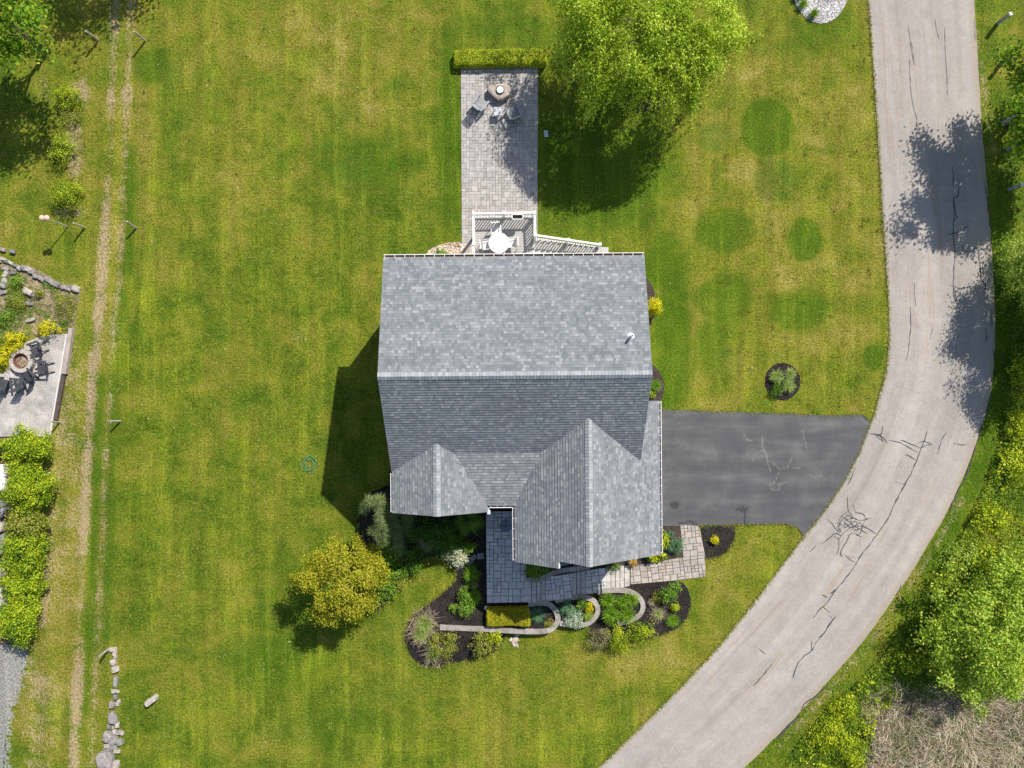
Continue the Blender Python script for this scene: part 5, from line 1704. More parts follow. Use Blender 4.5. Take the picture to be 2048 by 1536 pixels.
def shrub(px, py, r, h, m, label, cat="shrub", name="shrub", ry=None, n=None, leaf=.07, nclump=None, group=None, z=None, flat=1.0, tilt=.7, asp=.55, rot=0.0, shell=.45):
    rng = nxt()
    x, y = G(px, py, h * .55)
    zb = gz(x, y) if z is None else z
    x, y = G(px, py, zb + h * .55)
    k = (H - zb - h * .5) / F
    rx, ry_ = r * k * .97, (ry or r) * k * .97
    n = int((n or 0) * 1.5) or int(min(14000, max(600, 2900 * (rx * ry_ + .5 * h * (rx + ry_)) * (.07 / leaf) ** 2 * .62)))
    nclump = nclump or int(16 + 26 * rx * ry_ + 10 * rx)
    P, N, C = crown_pts(rng, n, (rx * .9, ry_ * .9, h * .42), nclump, .125 * (rx + ry_) / 2 + .03, h * .52, -.75, shell)
    P[:, 2] = np.clip(P[:, 2], .015, None)
    V = leaves(rng, P, N, leaf, asp, tilt)
    # stems, as thin strips from the base to clump centres
    sel = rng.choice(len(C), min(len(C), 14), replace=False)
    t = np.linspace(0, 1, 4)[None, :, None]
    end = C[sel] * .9 + np.array([0, 0, h * .52])
    S = end[:, None, :] * t * np.array([1, 1, 1.0]) + 0 * t
    st = strands_mesh(rng, S, .025, 3)
    q = np.concatenate([st[:, [0, 2, 3, 1]], st[:, [2, 4, 5, 3]], st[:, [4, 6, 7, 5]]])
    t_ = thing(name, label, cat, (x, y, zb), rot, group)
    quads("foliage", V, LM[m], t_)
    quads("stems", q, M_bark, t_)
    return t_

def tuft(px, py, r, h, m, label, n=None, w=.022, z=None, cat="ornamental grass", name="grass_clump", group=None, skirt=None, droop=1.0, core=.16):
    rng = nxt()
    x, y = G(px, py)
    zb = gz(x, y) if z is None else z
    x, y = G(px, py, zb + h * .4)
    k = (H - zb - h * .5) / F
    R_ = r * k
    S = blades(rng, n or int(170 + 420 * R_), R_, h, core, 4, droop)
    o = thing(name, label, cat, (x, y, zb), 0, group)
    ribbons("blades", rng, S, w, LM[m], o)
    if skirt:
        S2 = blades(rng, int(120 + 260 * R_), R_ * skirt, h * .75, .3, 4, 1.35)
        ribbons("dry_blades", rng, S2, w * .9, LM["tan"], o)
    return o

def box_hedge(px, py, wpx, dpx, h, m, label, z=0.0, rot=0.0, leaf=.05, dens=900, rnd=.18, cat="hedge", name="clipped_hedge"):
    rng = nxt()
    x, y = G(px, py, z + h)
    k = (H - z - h) / F
    w, d = wpx * k, dpx * k
    # a rounded block roughened by noise, leaves all over it
    n = int(dens * (w * d + 2 * h * (w + d)))
    face = rng.choice(5, n, p=np.array([w * d, w * h, w * h, d * h, d * h]) / (w * d + 2 * h * (w + d)))
    a, b = rng.uniform(-1, 1, n), rng.uniform(-1, 1, n)
    P = np.zeros((n, 3)); N = np.zeros((n, 3))
    for f, (ax, nn) in enumerate((('t', (0, 0, 1)), ('y', (0, 1, 0)), ('y', (0, -1, 0)), ('x', (1, 0, 0)), ('x', (-1, 0, 0)))):
        s = face == f
        if ax == 't': P[s] = np.stack([a[s] * w / 2, b[s] * d / 2, np.full(s.sum(), h)], 1)
        elif ax == 'y': P[s] = np.stack([a[s] * w / 2, np.full(s.sum(), nn[1] * d / 2), (b[s] + 1) * h / 2], 1)
        else: P[s] = np.stack([np.full(s.sum(), nn[0] * w / 2), a[s] * d / 2, (b[s] + 1) * h / 2], 1)
        N[s] = nn
    # round the edges
    c = np.array([w / 2 - rnd, d / 2 - rnd, h - rnd])
    q = P.copy(); q[:, :2] = np.clip(P[:, :2], -c[:2], c[:2]); q[:, 2] = np.minimum(P[:, 2], c[2])
    dlt = P - q
    L = np.linalg.norm(dlt, axis=1, keepdims=True)
    P = np.where(L > 1e-6, q + dlt / np.maximum(L, 1e-6) * np.minimum(L, rnd), P)
    N = unit(np.where(L > 1e-6, dlt, N) + 1e-6)
    wob = np.array([mnoise.noise((p[0] * 1.6, p[1] * 1.6, p[2] * 1.6 + SEED[0])) + .5 * mnoise.noise((p[0] * 5, p[1] * 5, p[2] * 5)) for p in P])
    P += N * (wob * .07 - np.abs(rng.normal(0, .025, n)))[:, None]
    V = leaves(rng, P, N, leaf, .6, .75)
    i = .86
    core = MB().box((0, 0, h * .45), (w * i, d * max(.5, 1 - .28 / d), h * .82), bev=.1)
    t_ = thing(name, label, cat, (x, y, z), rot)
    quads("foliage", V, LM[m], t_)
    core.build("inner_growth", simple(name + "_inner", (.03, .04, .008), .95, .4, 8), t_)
    return t_

def tree(name, label, x, y, rad, zc, h, m, n, leaf, nclump, clump_r, base_r, seed, low=-.45, shell=.45, tilt=.7, bark=None, group=None, lump=.18):
    rng = np.random.default_rng(seed)
    P, N, C = crown_pts(rng, n, rad, nclump, clump_r, zc, low, shell, lump)
    t = thing(name, label, "tree", (x, y, 0), 0, group)
    quads("crown", leaves(rng, P, N, leaf, .62, tilt), LM[m], t)
    mb = MB()
    limbs(mb, rng, C, zc, base_r, h, 24, zc * .95)
    mb.build("trunk", bark or M_bark, t, smooth=True)
    return t

# ---- weeping birch beside the patio
def birch():
    rng = np.random.default_rng(11)
    bx_, by_ = G(1264, 140)
    t = thing("weeping_birch", "large weeping birch with yellow green leaves casting shade on the patio", "tree", (bx_, by_, 0))
    P, N, C = crown_pts(rng, 62000, (4.2, 3.9, 2.6), 150, .34, 4.6, -.25, .42, .2)
    # hanging sprays
    ns, k = 820, 60
    az = rng.uniform(0, 2 * np.pi, ns)
    lob = 1 + .13 * np.sin(az * 5 + 1) + .09 * np.sin(az * 9 + 2) + .06 * np.sin(az * 17)
    r0 = 4.05 * np.sqrt(rng.uniform(.10, 1, ns)) * lob
    z0 = 4.4 + 2.5 * np.sqrt(np.clip(1 - (r0 / 4.5) ** 2, 0, 1)) * rng.uniform(.6, 1.05, ns)
    ln = rng.uniform(1.2, 3.0, ns)
    tt = rng.uniform(0, 1, (ns, k))
    rr_ = r0[:, None] + .62 * np.sin(tt * 1.5) * ln[:, None] * .55
    zz = np.maximum(z0[:, None] + .12 * tt - ln[:, None] * tt ** 1.7 * .95, .25)
    aj = az[:, None] + rng.normal(0, .008, (ns, k))
    P2 = np.stack([np.cos(aj) * rr_, np.sin(aj) * rr_, zz], -1).reshape(-1, 3) + rng.normal(0, .055, (ns * k, 3))
    o = np.stack([np.cos(aj), np.sin(aj), np.full_like(aj, .9)], -1).reshape(-1, 3)
    P = np.concatenate([P, P2]); P[:, 1] = P[:, 1] * .98 + .12; N = np.concatenate([N, unit(o)])
    # open the crown where the mulch shows through
    keep = np.ones(len(P), bool)
    for hx, hy, hr in ((2.0, -1.3, .8), (2.5, -.3, .55), (-2.7, 1.9, .85), (1.3, -1.9, .5), (-1.6, -1.2, .4), (.1, -.6, .4), (-2.6, -.2, .45), (1.4, 1.2, .35)):
        a = np.hypot(P[:, 0] - hx - P[:, 2] * .12, P[:, 1] - hy - P[:, 2] * .3) < hr * rng.uniform(.6, 1.15, len(P))
        keep &= ~(a & (rng.uniform(size=len(P)) > .1))
    P, N = P[keep], N[keep]
    quads("crown", leaves(rng, P, N, .115, .62, .6), LM["birch"], t)
    mb = MB()
    limbs(mb, rng, C, 4.6, .16, 7.0, 34, 5.6)
    mb.build("trunk", M_barkp, t, smooth=True)
birch()

# ---- other trees
tree("maple_tree", "bright green maple at the upper left picture corner", -26.1, 18.7, (2.6, 2.5, 2.4), 5.2, 8, "maple", 11000, .21, 60, .38, .14, 21, shell=.4)
tree("maple_tree", "green maple by the road whose shadow crosses the asphalt", 27.9, 14.5, (2.6, 3.3, 2.2), 4.2, 7.0, "maple", 30000, .19, 90, .34, .14, 22, shell=.4)
tree("maple_tree", "shade tree standing beyond the upper left edge, shown by its shadow", -20.6, 26.6, (2.6, 2.4, 2.2), 5.6, 8, "maple", 6000, .22, 40, .5, .14, 23)
tree("verge_tree", "pale small leaved tree leaning over the verge halfway down the road", 29.1, 5.7, (2.5, 2.2, 2.0), 3.3, 6, "pale", 30000, .115, 80, .30, .12, 24, shell=.4)
tree("verge_tree", "second verge tree below the pale one, mostly beyond the right edge", 29.5, 2.9, (2.4, 2.4, 1.9), 3.3, 6, "pale", 22000, .12, 70, .30, .12, 25, shell=.4)
tree("bronze_tree", "small tree with golden bronze leaves on the lawn left of the front bed", *G(684, 1160, 3.0), (2.08, 2.2, 1.9), 3.0, 4.9, "bronze", 27000, .105, 105, .19, .09, 26, low=-.6, shell=.35, lump=.07)
tree("thicket_tree", "big light green bushy tree at the lower right verge", *G(1968, 1288, 2.2), (2.45, 2.9, 1.8), 2.2, 4.4, "thicket", 21000, .145, 120, .27, .12, 27, low=-.6, shell=.35)
tree("thicket_tree", "light green bushy tree behind the big one, at the right picture edge", *G(2040, 1200, 2.4), (1.8, 2.0, 1.6), 1.9, 3.6, "thicket", 9000, .145, 60, .26, .1, 28, low=-.6, shell=.4)

# ---- weeping blue conifer in the corner bed
def conifer():
    rng = nxt()
    bx_, by_ = G(785, 1035)
    zb = gz(bx_, by_)
    t = thing("weeping_conifer", "weeping blue grey conifer draped beside the left gable", "conifer", (bx_, by_, zb))
    paths = [[(785, 1035, .3), (772, 1025, 2.4), (756, 1004, 4.1), (742, 1004, 4.2), (732, 1010, 3.9), (726, 1022, 3.4)], [(756, 1004, 4.1), (757, 1030, 4.0), (757, 1056, 3.7), (752, 1072, 3.4), (766, 1090, 2.9)],
             [(750, 1000, 4.2), (762, 996, 4.0), (769, 1010, 3.8)], [(757, 1040, 4.0), (765, 1056, 3.7), (767, 1082, 3.2)], [(757, 1060, 3.6), (742, 1062, 3.2)], [(742, 1004, 4.2), (734, 996, 4.1)],
             [(768, 1020, 3.0), (785, 1050, 2.6), (796, 1085, 2.0), (799, 1104, 1.4)], [(770, 1020, 2.6), (800, 1015, 2.2), (815, 1035, 1.7), (806, 1065, 1.3)], [(785, 1035, 1.2), (795, 1050, 1.6), (785, 1075, 1.2)]]
    wood = MB()
    S = []
    for pi, p in enumerate(paths):
        q = [Vector(G(a, b, zb + c) + (c,)) - Vector((bx_, by_, 0)) for a, b, c in p]
        q = [Vector(v) for v in smooth_poly([tuple(v) for v in q], 0, False)]
        wood.tube(q, [.05 * (1 - .75 * i / (len(q) - 1)) for i in range(len(q))], 6)
        L = sum((b - a).length for a, b in zip(q[:-1], q[1:]))
        for k in range(int(L * 150)):
            s = rng.uniform(0, len(q) - 1.001)
            i = int(s)
            c = np.array(q[i].lerp(q[i + 1], s - i))
            for j in range(5):
                d = unit(np.array([rng.normal(), rng.normal(), rng.normal() * .6 - .35]))
                ln = rng.uniform(.10, .40 if pi < 6 else .5)
                mid = c + d * ln * .55
                end = c + d * ln + np.array([0, 0, -.10])
                S.append([c, mid, end])
    wood.build("branches", M_bark, t)
    ribbons("needles", rng, np.array(S), .020, LM["needle"], t)
conifer()

# ---- hedges
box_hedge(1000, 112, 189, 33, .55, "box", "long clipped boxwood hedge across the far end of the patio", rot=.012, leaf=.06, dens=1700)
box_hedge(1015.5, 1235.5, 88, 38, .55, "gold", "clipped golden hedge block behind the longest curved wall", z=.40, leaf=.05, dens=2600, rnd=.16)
GH = "hedge shrubs in a row on the left"
for px, py, rx, ry, h, m, lab in ((50, 898, 46, 32, 2.3, "hedge", "topmost hedge shrub on the left, against the gravel terrace"), (58, 975, 42, 48, 2.5, "hedge", "largest hedge shrub on the left, second below the gravel terrace"), (52, 1040, 40, 26, 2.0, "olive", "dull olive hedge shrub, third below the gravel terrace"),
                                  (44, 1105, 42, 44, 2.3, "hedge", "wide hedge shrub in the middle lower part of the left row"), (42, 1168, 36, 28, 2.1, "hedge", "narrow hedge shrub between the wide one and the last"), (40, 1238, 36, 46, 2.2, "hedge", "last hedge shrub at the lower end beside the gravel drive")):
    shrub(px, py, rx * 1.0, h, m, lab, "shrub", "hedge_shrub", ry * 1.16, leaf=.12, n=7500 if ry > 30 else 5200, group=GH, asp=.5, z=0, shell=.3)

# ---- rock garden side, left
shrub(92, 655, 22, .9, "yellow", "round yellow shrub at the top corner of the gravel terrace", leaf=.085, ry=19, group="yellow shrubs by the fire ring")
shrub(26, 686, 21, .9, "yellow", "yellow shrub with a flat side, middle of three by the stone ring", leaf=.085, ry=24, group="yellow shrubs by the fire ring")
shrub(3, 714, 18, .8, "yellow", "yellow shrub nearest the left picture edge by the stone ring", leaf=.085, ry=22, group="yellow shrubs by the fire ring")
shrub(4, 890, 10, 1.0, "lime", "small lime shrub at the picture edge below the gravel terrace", leaf=.10)
shrub(132, 390, 33, 1.4, "boxd", "compact round shrub standing alone left of the wheel track", leaf=.07)
shrub(124, 300, 24, 1.2, "boxd", "upright oval shrub in the strip above the round shrub", leaf=.075, ry=32)
shrub(134, 192, 28, 1.0, "boxd", "loose spreading shrub highest in the left strip", leaf=.075, ry=24, n=1500)
shrub(140, 232, 24, .6, "olive", "sparse dull shrub between the spreading and the oval one", leaf=.07, ry=22, n=520)
shrub(128, 618, 24, .4, "olive", "rusty low groundcover in the corner of the rock garden", leaf=.06, ry=30)
shrub(34, 562, 16, .5, "green", "green clump growing below the broken slate wall", leaf=.08, ry=12)
shrub(32, 606, 26, .4, "olive", "low olive weed patch in the middle of the rock garden", leaf=.08, ry=14)
shrub(8, 632, 22, .45, "green", "low green weed patch at the left edge of the rock garden", leaf=.08, ry=22)
shrub(78, 586, 9, .35, "olive", "tiny clump beside the bare rockery soil", leaf=.07)

# ---- shaded corner bed and the front bed
shrub(937, 1042, 27, 1.3, "green", "round clipped ball shrub in shade beside the landing", leaf=.05, ry=27, n=5200, shell=.15)
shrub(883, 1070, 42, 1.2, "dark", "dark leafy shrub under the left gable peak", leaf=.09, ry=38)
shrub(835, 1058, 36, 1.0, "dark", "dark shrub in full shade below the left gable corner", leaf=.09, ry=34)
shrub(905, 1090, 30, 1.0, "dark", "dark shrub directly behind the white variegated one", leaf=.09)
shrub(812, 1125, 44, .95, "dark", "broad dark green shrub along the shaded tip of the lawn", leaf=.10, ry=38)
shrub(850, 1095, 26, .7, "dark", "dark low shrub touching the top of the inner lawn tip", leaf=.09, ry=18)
shrub(785, 1145, 24, .8, "green", "green shrub between the broad dark one and the bronze tree", leaf=.09, ry=24)
shrub(768, 1106, 22, 1.1, "green", "glossy large leaved shrub between conifer and bronze tree", leaf=.17, ry=24, n=800)
shrub(769, 1176, 26, 1.0, "green", "bright green shrub touching the right side of the bronze tree", leaf=.10, ry=30)
shrub(745, 1205, 20, .8, "olive", "olive green shrub under the bronze tree's lower right side", leaf=.09, ry=18)
shrub(795, 1165, 16, .7, "olive", "small olive shrub at the edge of the inner lawn tip", leaf=.09)
shrub(914, 1112, 25, .95, "varieg", "white flowering shrub at the sunny end of the shaded bed", leaf=.075, ry=21, n=2600)
shrub(936, 1094, 18, .9, "green", "small sunlit green shrub behind the white flowering one", leaf=.09, ry=13)
tuft(856, 1080, 24, .9, "tan", "dead tan grass clump in the shaded bed", w=.02, name="grass_clump")
tuft(860, 1068, 16, .9, "blade", "shaded green grass clump between the dark shrubs", w=.025)
tuft(944, 1147, 19, .7, "blade", "green fountain grass just below the flagstones", n=520)
tuft(949, 1171, 10, .4, "bladep", "smallest grass tuft west of the landing, between two larger ones", n=180)
tuft(950, 1193, 17, .65, "blade", "green fountain grass nearest the landing's lower corner", n=420)
shrub(930, 1190, 17, .8, "green", "green shrub leaning on the fountain grass west of the landing", leaf=.08, ry=18)
shrub(933, 1219, 18, .75, "green", "rounded green shrub above the wooden looking wall end", leaf=.08)
shrub(906, 1217, 9, .4, "green", "little green plant west of the rounded green shrub", leaf=.07)
tuft(849, 1245, 21, 1.0, "bladep", "tall miscanthus clump with tan skirt, upper of the two in the bed", skirt=1.45, n=380, w=.028)
tuft(842, 1266, 19, .85, "bladep", "lower miscanthus clump merging with the tall one", skirt=1.5, n=320, w=.028)
tuft(868, 1305, 17, .75, "bladep", "miscanthus clump at the rounded lower end of the bed", skirt=1.55, n=300, w=.028)
shrub(886, 1290, 34, 1.0, "olive", "spreading olive shrub at the lower end of the front bed", leaf=.085, ry=32)
shrub(962, 1290, 25, .95, "olive", "olive shrub with reddish tips below the long wall", leaf=.085, ry=27)
shrub(988, 1279, 18, .85, "lime", "yellow green shrub right of the olive one below the long wall", leaf=.085, ry=20)

# ---- planters along the steps
tuft(1074, 1228, 18, .5, "bluegr", "blue green tuft right of the clipped golden hedge", z=.40, n=520, w=.022)
shrub(1098, 1246, 10, .25, "olive", "small trailing plant in the bend of the longest wall", z=.40, leaf=.06)
shrub(1146, 1236, 20, .45, "silver", "silvery white perennial in the middle wall loop", z=.30, leaf=.13, asp=.28, n=900, ry=16, cat="perennial", name="perennial")
shrub(1137, 1219, 21, .5, "bluegr", "blue green perennial against the middle wall loop's upper side", z=.30, leaf=.11, asp=.3, n=900, ry=18, cat="perennial", name="perennial")
shrub(1162, 1208, 11, .45, "green", "small mounded green plant in the middle wall loop", z=.30, leaf=.06)
shrub(1181, 1216, 8, .35, "yellow", "small yellow plant in the middle wall loop", z=.30, leaf=.07, ry=12)
shrub(1176, 1232, 9, .35, "pale", "pale green plant below the small yellow one", z=.30, leaf=.07)
shrub(1156, 1246, 12, .3, "silver", "silver plant trailing over the middle wall loop's front", z=.30, leaf=.13, asp=.25, n=320, cat="perennial", name="perennial")
GDL = "daylily clumps inside the right wall loop"
for px, py, r, lab in ((1216, 1200, 20, "daylily clump at the upper left of the five"), (1243, 1203, 16, "smallest daylily clump, upper middle of the five"), (1262, 1199, 19, "daylily clump at the upper right of the five, by the wall curve"), (1222, 1229, 23, "largest daylily clump, lower left of the five"), (1254, 1229, 22, "daylily clump at the lower right of the five")):
    tuft(px, py, r * .92, .7, "blade", lab, z=.18, n=330, w=.042, core=.08, cat="daylily", name="daylily", group=GDL)
shrub(1199, 1278, 23, .95, "brown", "brownish sparse shrub at the lower wall, left of three", leaf=.065, ry=25)
shrub(1239, 1281, 28, 1.0, "lime", "yellow green shrub in the middle of three below the wall loops", leaf=.075, ry=31)
shrub(1282, 1268, 25, .95, "lime", "yellow green shrub right of three, reaching toward the small grass", leaf=.075, ry=25)
shrub(1342, 1186, 23, 1.0, "green", "full green shrub in the right bed below the paved walk", leaf=.085, ry=25)
shrub(1314, 1196, 10, .5, "olive", "small yellowish plant left of the full green shrub", leaf=.07, ry=13)
tuft(1302, 1204, 9, .4, "tan", "purplish brown tuft next to the right wall loop", n=140)
shrub(1350, 1214, 9, .35, "lime", "small lime plant just under the full green shrub", leaf=.07)
tuft(1316, 1228, 12, .55, "bladep", "yellow grass with tan skirt in the right bed", skirt=1.5, n=240)
tuft(1345, 1241, 15, .45, "blade", "round bright green tuft at the right bed's lower edge", n=420)
shrub(1430, 1080, 8, .4, "yellow", "single yellow plant on black mulch beside the driveway", leaf=.08)
shrub(1352, 1092, 18, .6, "bluegr", "low blue green mound left of the paved walk", leaf=.05, ry=17, n=1800)
shrub(1343, 1069, 9, .35, "bluegr", "thin grey green plant between driveway and blue mound", leaf=.06, n=160)
shrub(1327, 1082, 10, .7, "lime", "yellow green shrub peeking past the garage gutter", leaf=.11, ry=20, n=420)
shrub(1312, 1112, 22, .7, "lime", "large leaved yellow green shrub at the garage corner", leaf=.13, ry=11, n=620)
shrub(1264, 1124, 11, .55, "orange", "orange tinted shrub at the top of the right steps", leaf=.09, ry=8)
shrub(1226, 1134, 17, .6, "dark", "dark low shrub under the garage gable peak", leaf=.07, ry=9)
shrub(1072, 1140, 25, .75, "green", "rounded green shrub beside the landing under the garage eave", z=.6, leaf=.06, ry=17, n=2600)
shrub(1307, 616, 16, 1.2, "yellow", "golden yellow shrub against the east wall of the house", leaf=.06, ry=25, n=2600)
tuft(1311, 771, 14, .6, "blade", "green grass clump in the bed beside the east house corner", n=420)
shrub(1303, 788, 7, .35, "lime", "small lime plant below the east corner grass clump", leaf=.08)
GC = "pale grass tufts in the round lawn bed"
tuft(1552, 753, 16, .55, "bladep", "pale grass tuft at the upper left of the round bed", n=340, w=.03, group=GC)
tuft(1580, 748, 14, .55, "bladep", "pale grass tuft at the upper right of the round bed", n=300, w=.03, group=GC)
tuft(1576, 771, 16, .55, "bladep", "pale grass tuft at the lower right of the round bed", n=340, w=.03, group=GC)
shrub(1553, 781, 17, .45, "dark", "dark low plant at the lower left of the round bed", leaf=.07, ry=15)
shrub(879, 510, 20, .6, "green", "green shrub on the pebbles against the rear gutter", leaf=.09, ry=9)
tuft(1606, 8, 12, .5, "blade", "grass clump at the left rim of the white gravel circle", n=300)
tuft(1628, 27, 12, .5, "blade", "grass clump at the lower rim of the white gravel circle", n=300)
shrub(1600, -14, 11, .5, "olive", "straw tinted plant at the top picture edge in the gravel circle", leaf=.08)

# ---- right verge
shrub(1660, 1470, 42, 1.0, "lime", "lime green bush at the verge below the road bend", leaf=.10, ry=42)
shrub(1705, 1505, 34, 1.0, "lime", "rounded lime bush touching the dry reeds", leaf=.10, ry=40)
shrub(1690, 1420, 30, .8, "lime", "smaller lime bush up the verge from the rounded one", leaf=.10, ry=26)
shrub(1985, 1040, 40, .9, "lime", "yellow green weedy bush right of the road bend", leaf=.12, ry=36)
shrub(2035, 850, 24, .9, "lime", "yellow green bush at the picture edge beside the road curve", leaf=.11, ry=40)
shrub(2030, 935, 26, .9, "lime", "leafy bush at the picture edge, above the weedy bush", leaf=.12, ry=40)
shrub(1925, 1120, 40, .8, "pale", "light green bush just above the big bushy tree", leaf=.10, ry=34)
shrub(2040, 522, 30, 2.2, "pale", "pale leafy bush reaching in from the right edge below the capped posts", leaf=.11, ry=62)
shrub(2040, 760, 16, 1.0, "lime", "shaded bush at the picture edge below the verge trees", leaf=.11, ry=46)

def in_px(poly, X, Y):
    return inside(X, Y, GP(poly))
UG = [(2120, 540), (2030, 580), (2018, 700), (2012, 800), (1998, 880), (1972, 960), (1940, 1030), (1905, 1095), (1868, 1150), (1825, 1215), (1770, 1300), (1715, 1360), (1660, 1405), (1610, 1465), (1570, 1520), (1540, 1600), (2120, 1600)]
REED = [(1745, 1425), (1800, 1395), (1870, 1400), (1920, 1405), (2000, 1390), (2120, 1380), (2120, 1620), (1715, 1620), (1735, 1530)]
def undergrowth():
    rng = nxt()
    n = 170000
    x0, y0 = G(1530, 1600); x1, y1 = G(2120, 540)
    X, Y = rng.uniform(x0, x1, n), rng.uniform(y0, y1, n)
    dn = np.array([mnoise.noise((a * .8, b * .8, 3.0)) + .6 * mnoise.noise((a * 2.4, b * 2.4, 9.0)) for a, b in zip(X, Y)])
    k = in_px(UG, X, Y) & ~(in_px(REED, X, Y) & (rng.uniform(size=n) > .12)) & (dn + rng.uniform(-.5, .5, n) > -.25)
    X, Y, dn = X[k], Y[k], dn[k]
    Z = np.abs(rng.normal(0, .16, len(X))) + .22 * np.clip(dn, 0, 1) + .03
    P = np.stack([X, Y, Z], 1)
    N = np.tile(np.array([[0, 0, 1.0]]), (len(P), 1))
    o = quads("undergrowth", leaves(rng, P, N, .105, .5, .6), LM["weed"])
    tag(o, "dense green weeds covering the slope right of the road", "weeds", kind="stuff")
    # brighter broad leaved patches
    n = 60000
    X, Y = rng.uniform(x0, x1, n), rng.uniform(y0, y1, n)
    dn = np.array([mnoise.noise((a * .55, b * .55, 13.0)) + .5 * mnoise.noise((a * 2.2, b * 2.2, 19.0)) for a, b in zip(X, Y)])
    k = in_px(UG, X, Y) & ~in_px(REED, X, Y) & (dn + rng.uniform(-.15, .15, n) > .12)
    X, Y, dn = X[k], Y[k], dn[k]
    P = np.stack([X, Y, .18 + .5 * np.clip(dn, 0, .8) + np.abs(rng.normal(0, .1, len(X)))], 1)
    tag(quads("broadleaf_weeds", leaves(rng, P, np.tile(np.array([[0, 0, 1.0]]), (len(P), 1)), .17, .6, .5), LM["lime"]), "yellow green broad leaved weeds in patches on the slope", "weeds", kind="stuff")
    # rough verge grass
    n = 26000
    X, Y = rng.uniform(x0 - 4, x1, n), rng.uniform(y0, 17, n)
    d = dist_lines(X, Y, RR)
    sgn = inside(X, Y, road_poly)
    k = (~sgn) & (d > .12) & (d < 2.8) & (X > np.interp(Y, [p[1] for p in RR][::-1], [p[0] for p in RR][::-1]))
    X, Y = X[k], Y[k]
    m = len(X)
    a = rng.uniform(0, 2 * np.pi, m); l = rng.uniform(.06, .2, m); h = rng.uniform(.05, .22, m)
    t = np.linspace(0, 1, 4)
    S = np.stack([X[:, None] + np.cos(a)[:, None] * l[:, None] * t ** 1.4, Y[:, None] + np.sin(a)[:, None] * l[:, None] * t ** 1.4, h[:, None] * (1.7 * t - .8 * t * t)[None, :] + .005], -1)
    tag(ribbons("verge_grass", rng, S, .03, LM["blade"]), "long rough grass along the road's right edge", "grass", kind="stuff")
    # dry reeds
    n = 15000
    X, Y = rng.uniform(G(1700, 1600)[0], x1, n), rng.uniform(y0, G(0, 1360)[1], n)
    k = in_px(REED, X, Y) | ((dist_lines(X, Y, GP([(1760, 1420), (1900, 1400), (2060, 1380)])) < 1.2) & (rng.uniform(size=n) < .3))
    X, Y = X[k], Y[k]
    m = len(X)
    a = np.array([mnoise.noise((p * .35, q * .35, 1.0)) for p, q in zip(X, Y)]) * 7 + rng.normal(0, 1.1, m) - .6
    l = rng.uniform(.15, .95, m); h = rng.uniform(.06, .6, m)
    t = np.linspace(0, 1, 5)
    c = rng.normal(0, .1, m)
    S = np.stack([X[:, None] + np.cos(a)[:, None] * l[:, None] * t - np.sin(a)[:, None] * c[:, None] * t * t, Y[:, None] + np.sin(a)[:, None] * l[:, None] * t + np.cos(a)[:, None] * c[:, None] * t * t, .05 + h[:, None] * (2 * t - 1.2 * t * t)[None, :]], -1)
    tag(ribbons("dry_reeds", rng, S, .03, LM["reed"]), "tangled dry tan reeds filling the lower right corner", "reeds", kind="stuff")
    S = S[rng.uniform(size=len(S)) < .6].copy(); S[:, :, :2] += rng.normal(0, .45, (len(S), 1, 2))
    S = S[in_px(REED, S[:, 0, 0], S[:, 0, 1])]
    S[:, :, 2] = np.maximum(S[:, :, 2], .03)
    tag(ribbons("reed_shoots", rng, S, .022, LM["shoot"]), "green shoots growing up through the dry reeds", "reeds", kind="stuff")
undergrowth()
sheet("reed_bed_soil", wobble(GP(REED), .25, 21, .5), .012, mat_mulch("reed_litter", (.035, .032, .018), (.17, .14, .085), 9))

def fallen():
    rng = nxt()
    n = 380
    X, Y = rng.uniform(-28, 22, n), rng.uniform(-20, 20, n)
    k = ~inside(X, Y, road_poly) & ~inside(X, Y, drive_poly) & ~((X > -6.3) & (X < 8) & (Y > -9.5) & (Y < 9)) & ~((X > -3) & (X < 1.6) & (Y > 6) & (Y < 18))
    P = np.stack([X[k], Y[k], np.full(k.sum(), .03)], 1)
    V = leaves(rng, P, np.tile(np.array([[0, 0, 1.0]]), (len(P), 1)), .09, .6, .35)
    tag(quads("fallen_leaves", V, LM["tan"]), "dry tan leaves scattered singly across the lawn", "leaves", kind="stuff")
    n = 2600
    X, Y = rng.uniform(-29, 21, n), rng.uniform(-21, 21, n)
    k = ~inside(X, Y, road_poly) & ~inside(X, Y, drive_poly) & ~((X > -6.6) & (X < 11) & (Y > -15.5) & (Y < 9)) & ~((X > -3) & (X < 1.6) & (Y > 6) & (Y < 18)) & ~((X < -24.5) & (Y < 8))
    C = np.stack([X[k], Y[k]], 1)
    m = 26
    a = rng.uniform(0, 2 * np.pi, (len(C), m)); l = rng.uniform(.03, .11, (len(C), m)); h = rng.uniform(.03, .085, (len(C), m))
    b = C[:, None, :] + rng.normal(0, 1, (len(C), m, 2)) * rng.uniform(.05, .22, (len(C), 1, 1))
    t = np.linspace(0, 1, 3)
    S = np.stack([b[..., 0][..., None] + np.cos(a)[..., None] * l[..., None] * t, b[..., 1][..., None] + np.sin(a)[..., None] * l[..., None] * t, h[..., None] * (1.6 * t - .7 * t * t)], -1).reshape(-1, 3, 3)
    tag(ribbons("grass_tufts", rng, S, .03, LM["turf"]), "longer tufts of grass standing up out of the mown lawn", "grass", kind="stuff")
fallen()

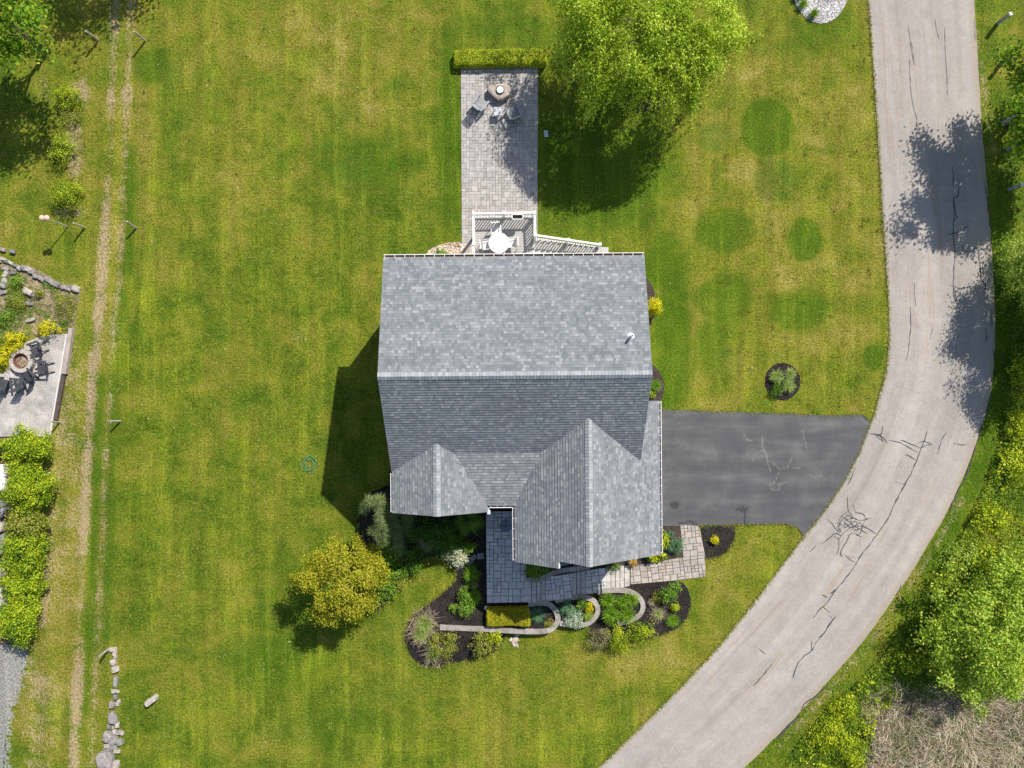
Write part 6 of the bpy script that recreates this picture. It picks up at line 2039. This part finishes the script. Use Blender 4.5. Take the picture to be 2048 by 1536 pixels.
def rock_weeds():
    rng = nxt()
    n = 26000
    RG = [(-20, 528), (40, 545), (110, 572), (150, 585), (146, 660), (100, 662), (60, 668), (-20, 690)]
    x0, y0 = G(-20, 690); x1, y1 = G(160, 528)
    X, Y = rng.uniform(x0, x1, n), rng.uniform(y0, y1, n)
    dn = np.array([mnoise.noise((a * 1.1, b * 1.1, 33.0)) + .6 * mnoise.noise((a * 3.4, b * 3.4, 39.0)) for a, b in zip(X, Y)])
    px = X / H * F + 1024
    k = in_px(RG, X, Y) & (dn + .35 - .010 * np.clip(px - 20, 0, 60) + rng.uniform(-.25, .25, n) > .05)
    P = np.stack([X[k], Y[k], np.abs(rng.normal(.03, .06, k.sum())) + .02], 1)
    tag(quads("rock_garden_weeds", leaves(rng, P, np.tile(np.array([[0, 0, 1.0]]), (len(P), 1)), .075, .45, .6), LM["weed"]), "low green weeds creeping through the stony garden soil", "weeds", kind="stuff")
rock_weeds()

def edge_grass():
    rng = nxt()
    S = []
    lines = [(RL, 1), (GP(DRIVE[1:8]), -1), (GP(DRIVE[14:18]), -1), (lawn_edge, 0), (GP([(1383, 1203), (1376, 1236), (1350, 1260), (1300, 1279), (1188, 1296)]), 0), (GP([(1470, 1049), (1470, 1078), (1456, 1103), (1432, 1117), (1410, 1119)]), 0)]
    t = np.linspace(0, 1, 3)
    for L, _ in lines:
        for (ax, ay), (bx_, by_) in zip(L[:-1], L[1:]):
            ln = math.hypot(bx_ - ax, by_ - ay)
            m = int(ln * 75)
            if not m: continue
            u = rng.uniform(0, 1, m)
            X = ax + (bx_ - ax) * u + rng.normal(0, .05, m); Y = ay + (by_ - ay) * u + rng.normal(0, .05, m)
            a = rng.uniform(0, 2 * np.pi, m); l = rng.uniform(.04, .13, m); h = rng.uniform(.03, .09, m)
            S.append(np.stack([X[:, None] + np.cos(a)[:, None] * l[:, None] * t, Y[:, None] + np.sin(a)[:, None] * l[:, None] * t, .03 + h[:, None] * (1.6 * t - .7 * t * t)], -1))
    tag(ribbons("edge_grass", rng, np.concatenate(S), .03, LM["turf"]), "ragged grass growing over the edges of road, driveway and beds", "grass", kind="stuff")
edge_grass()
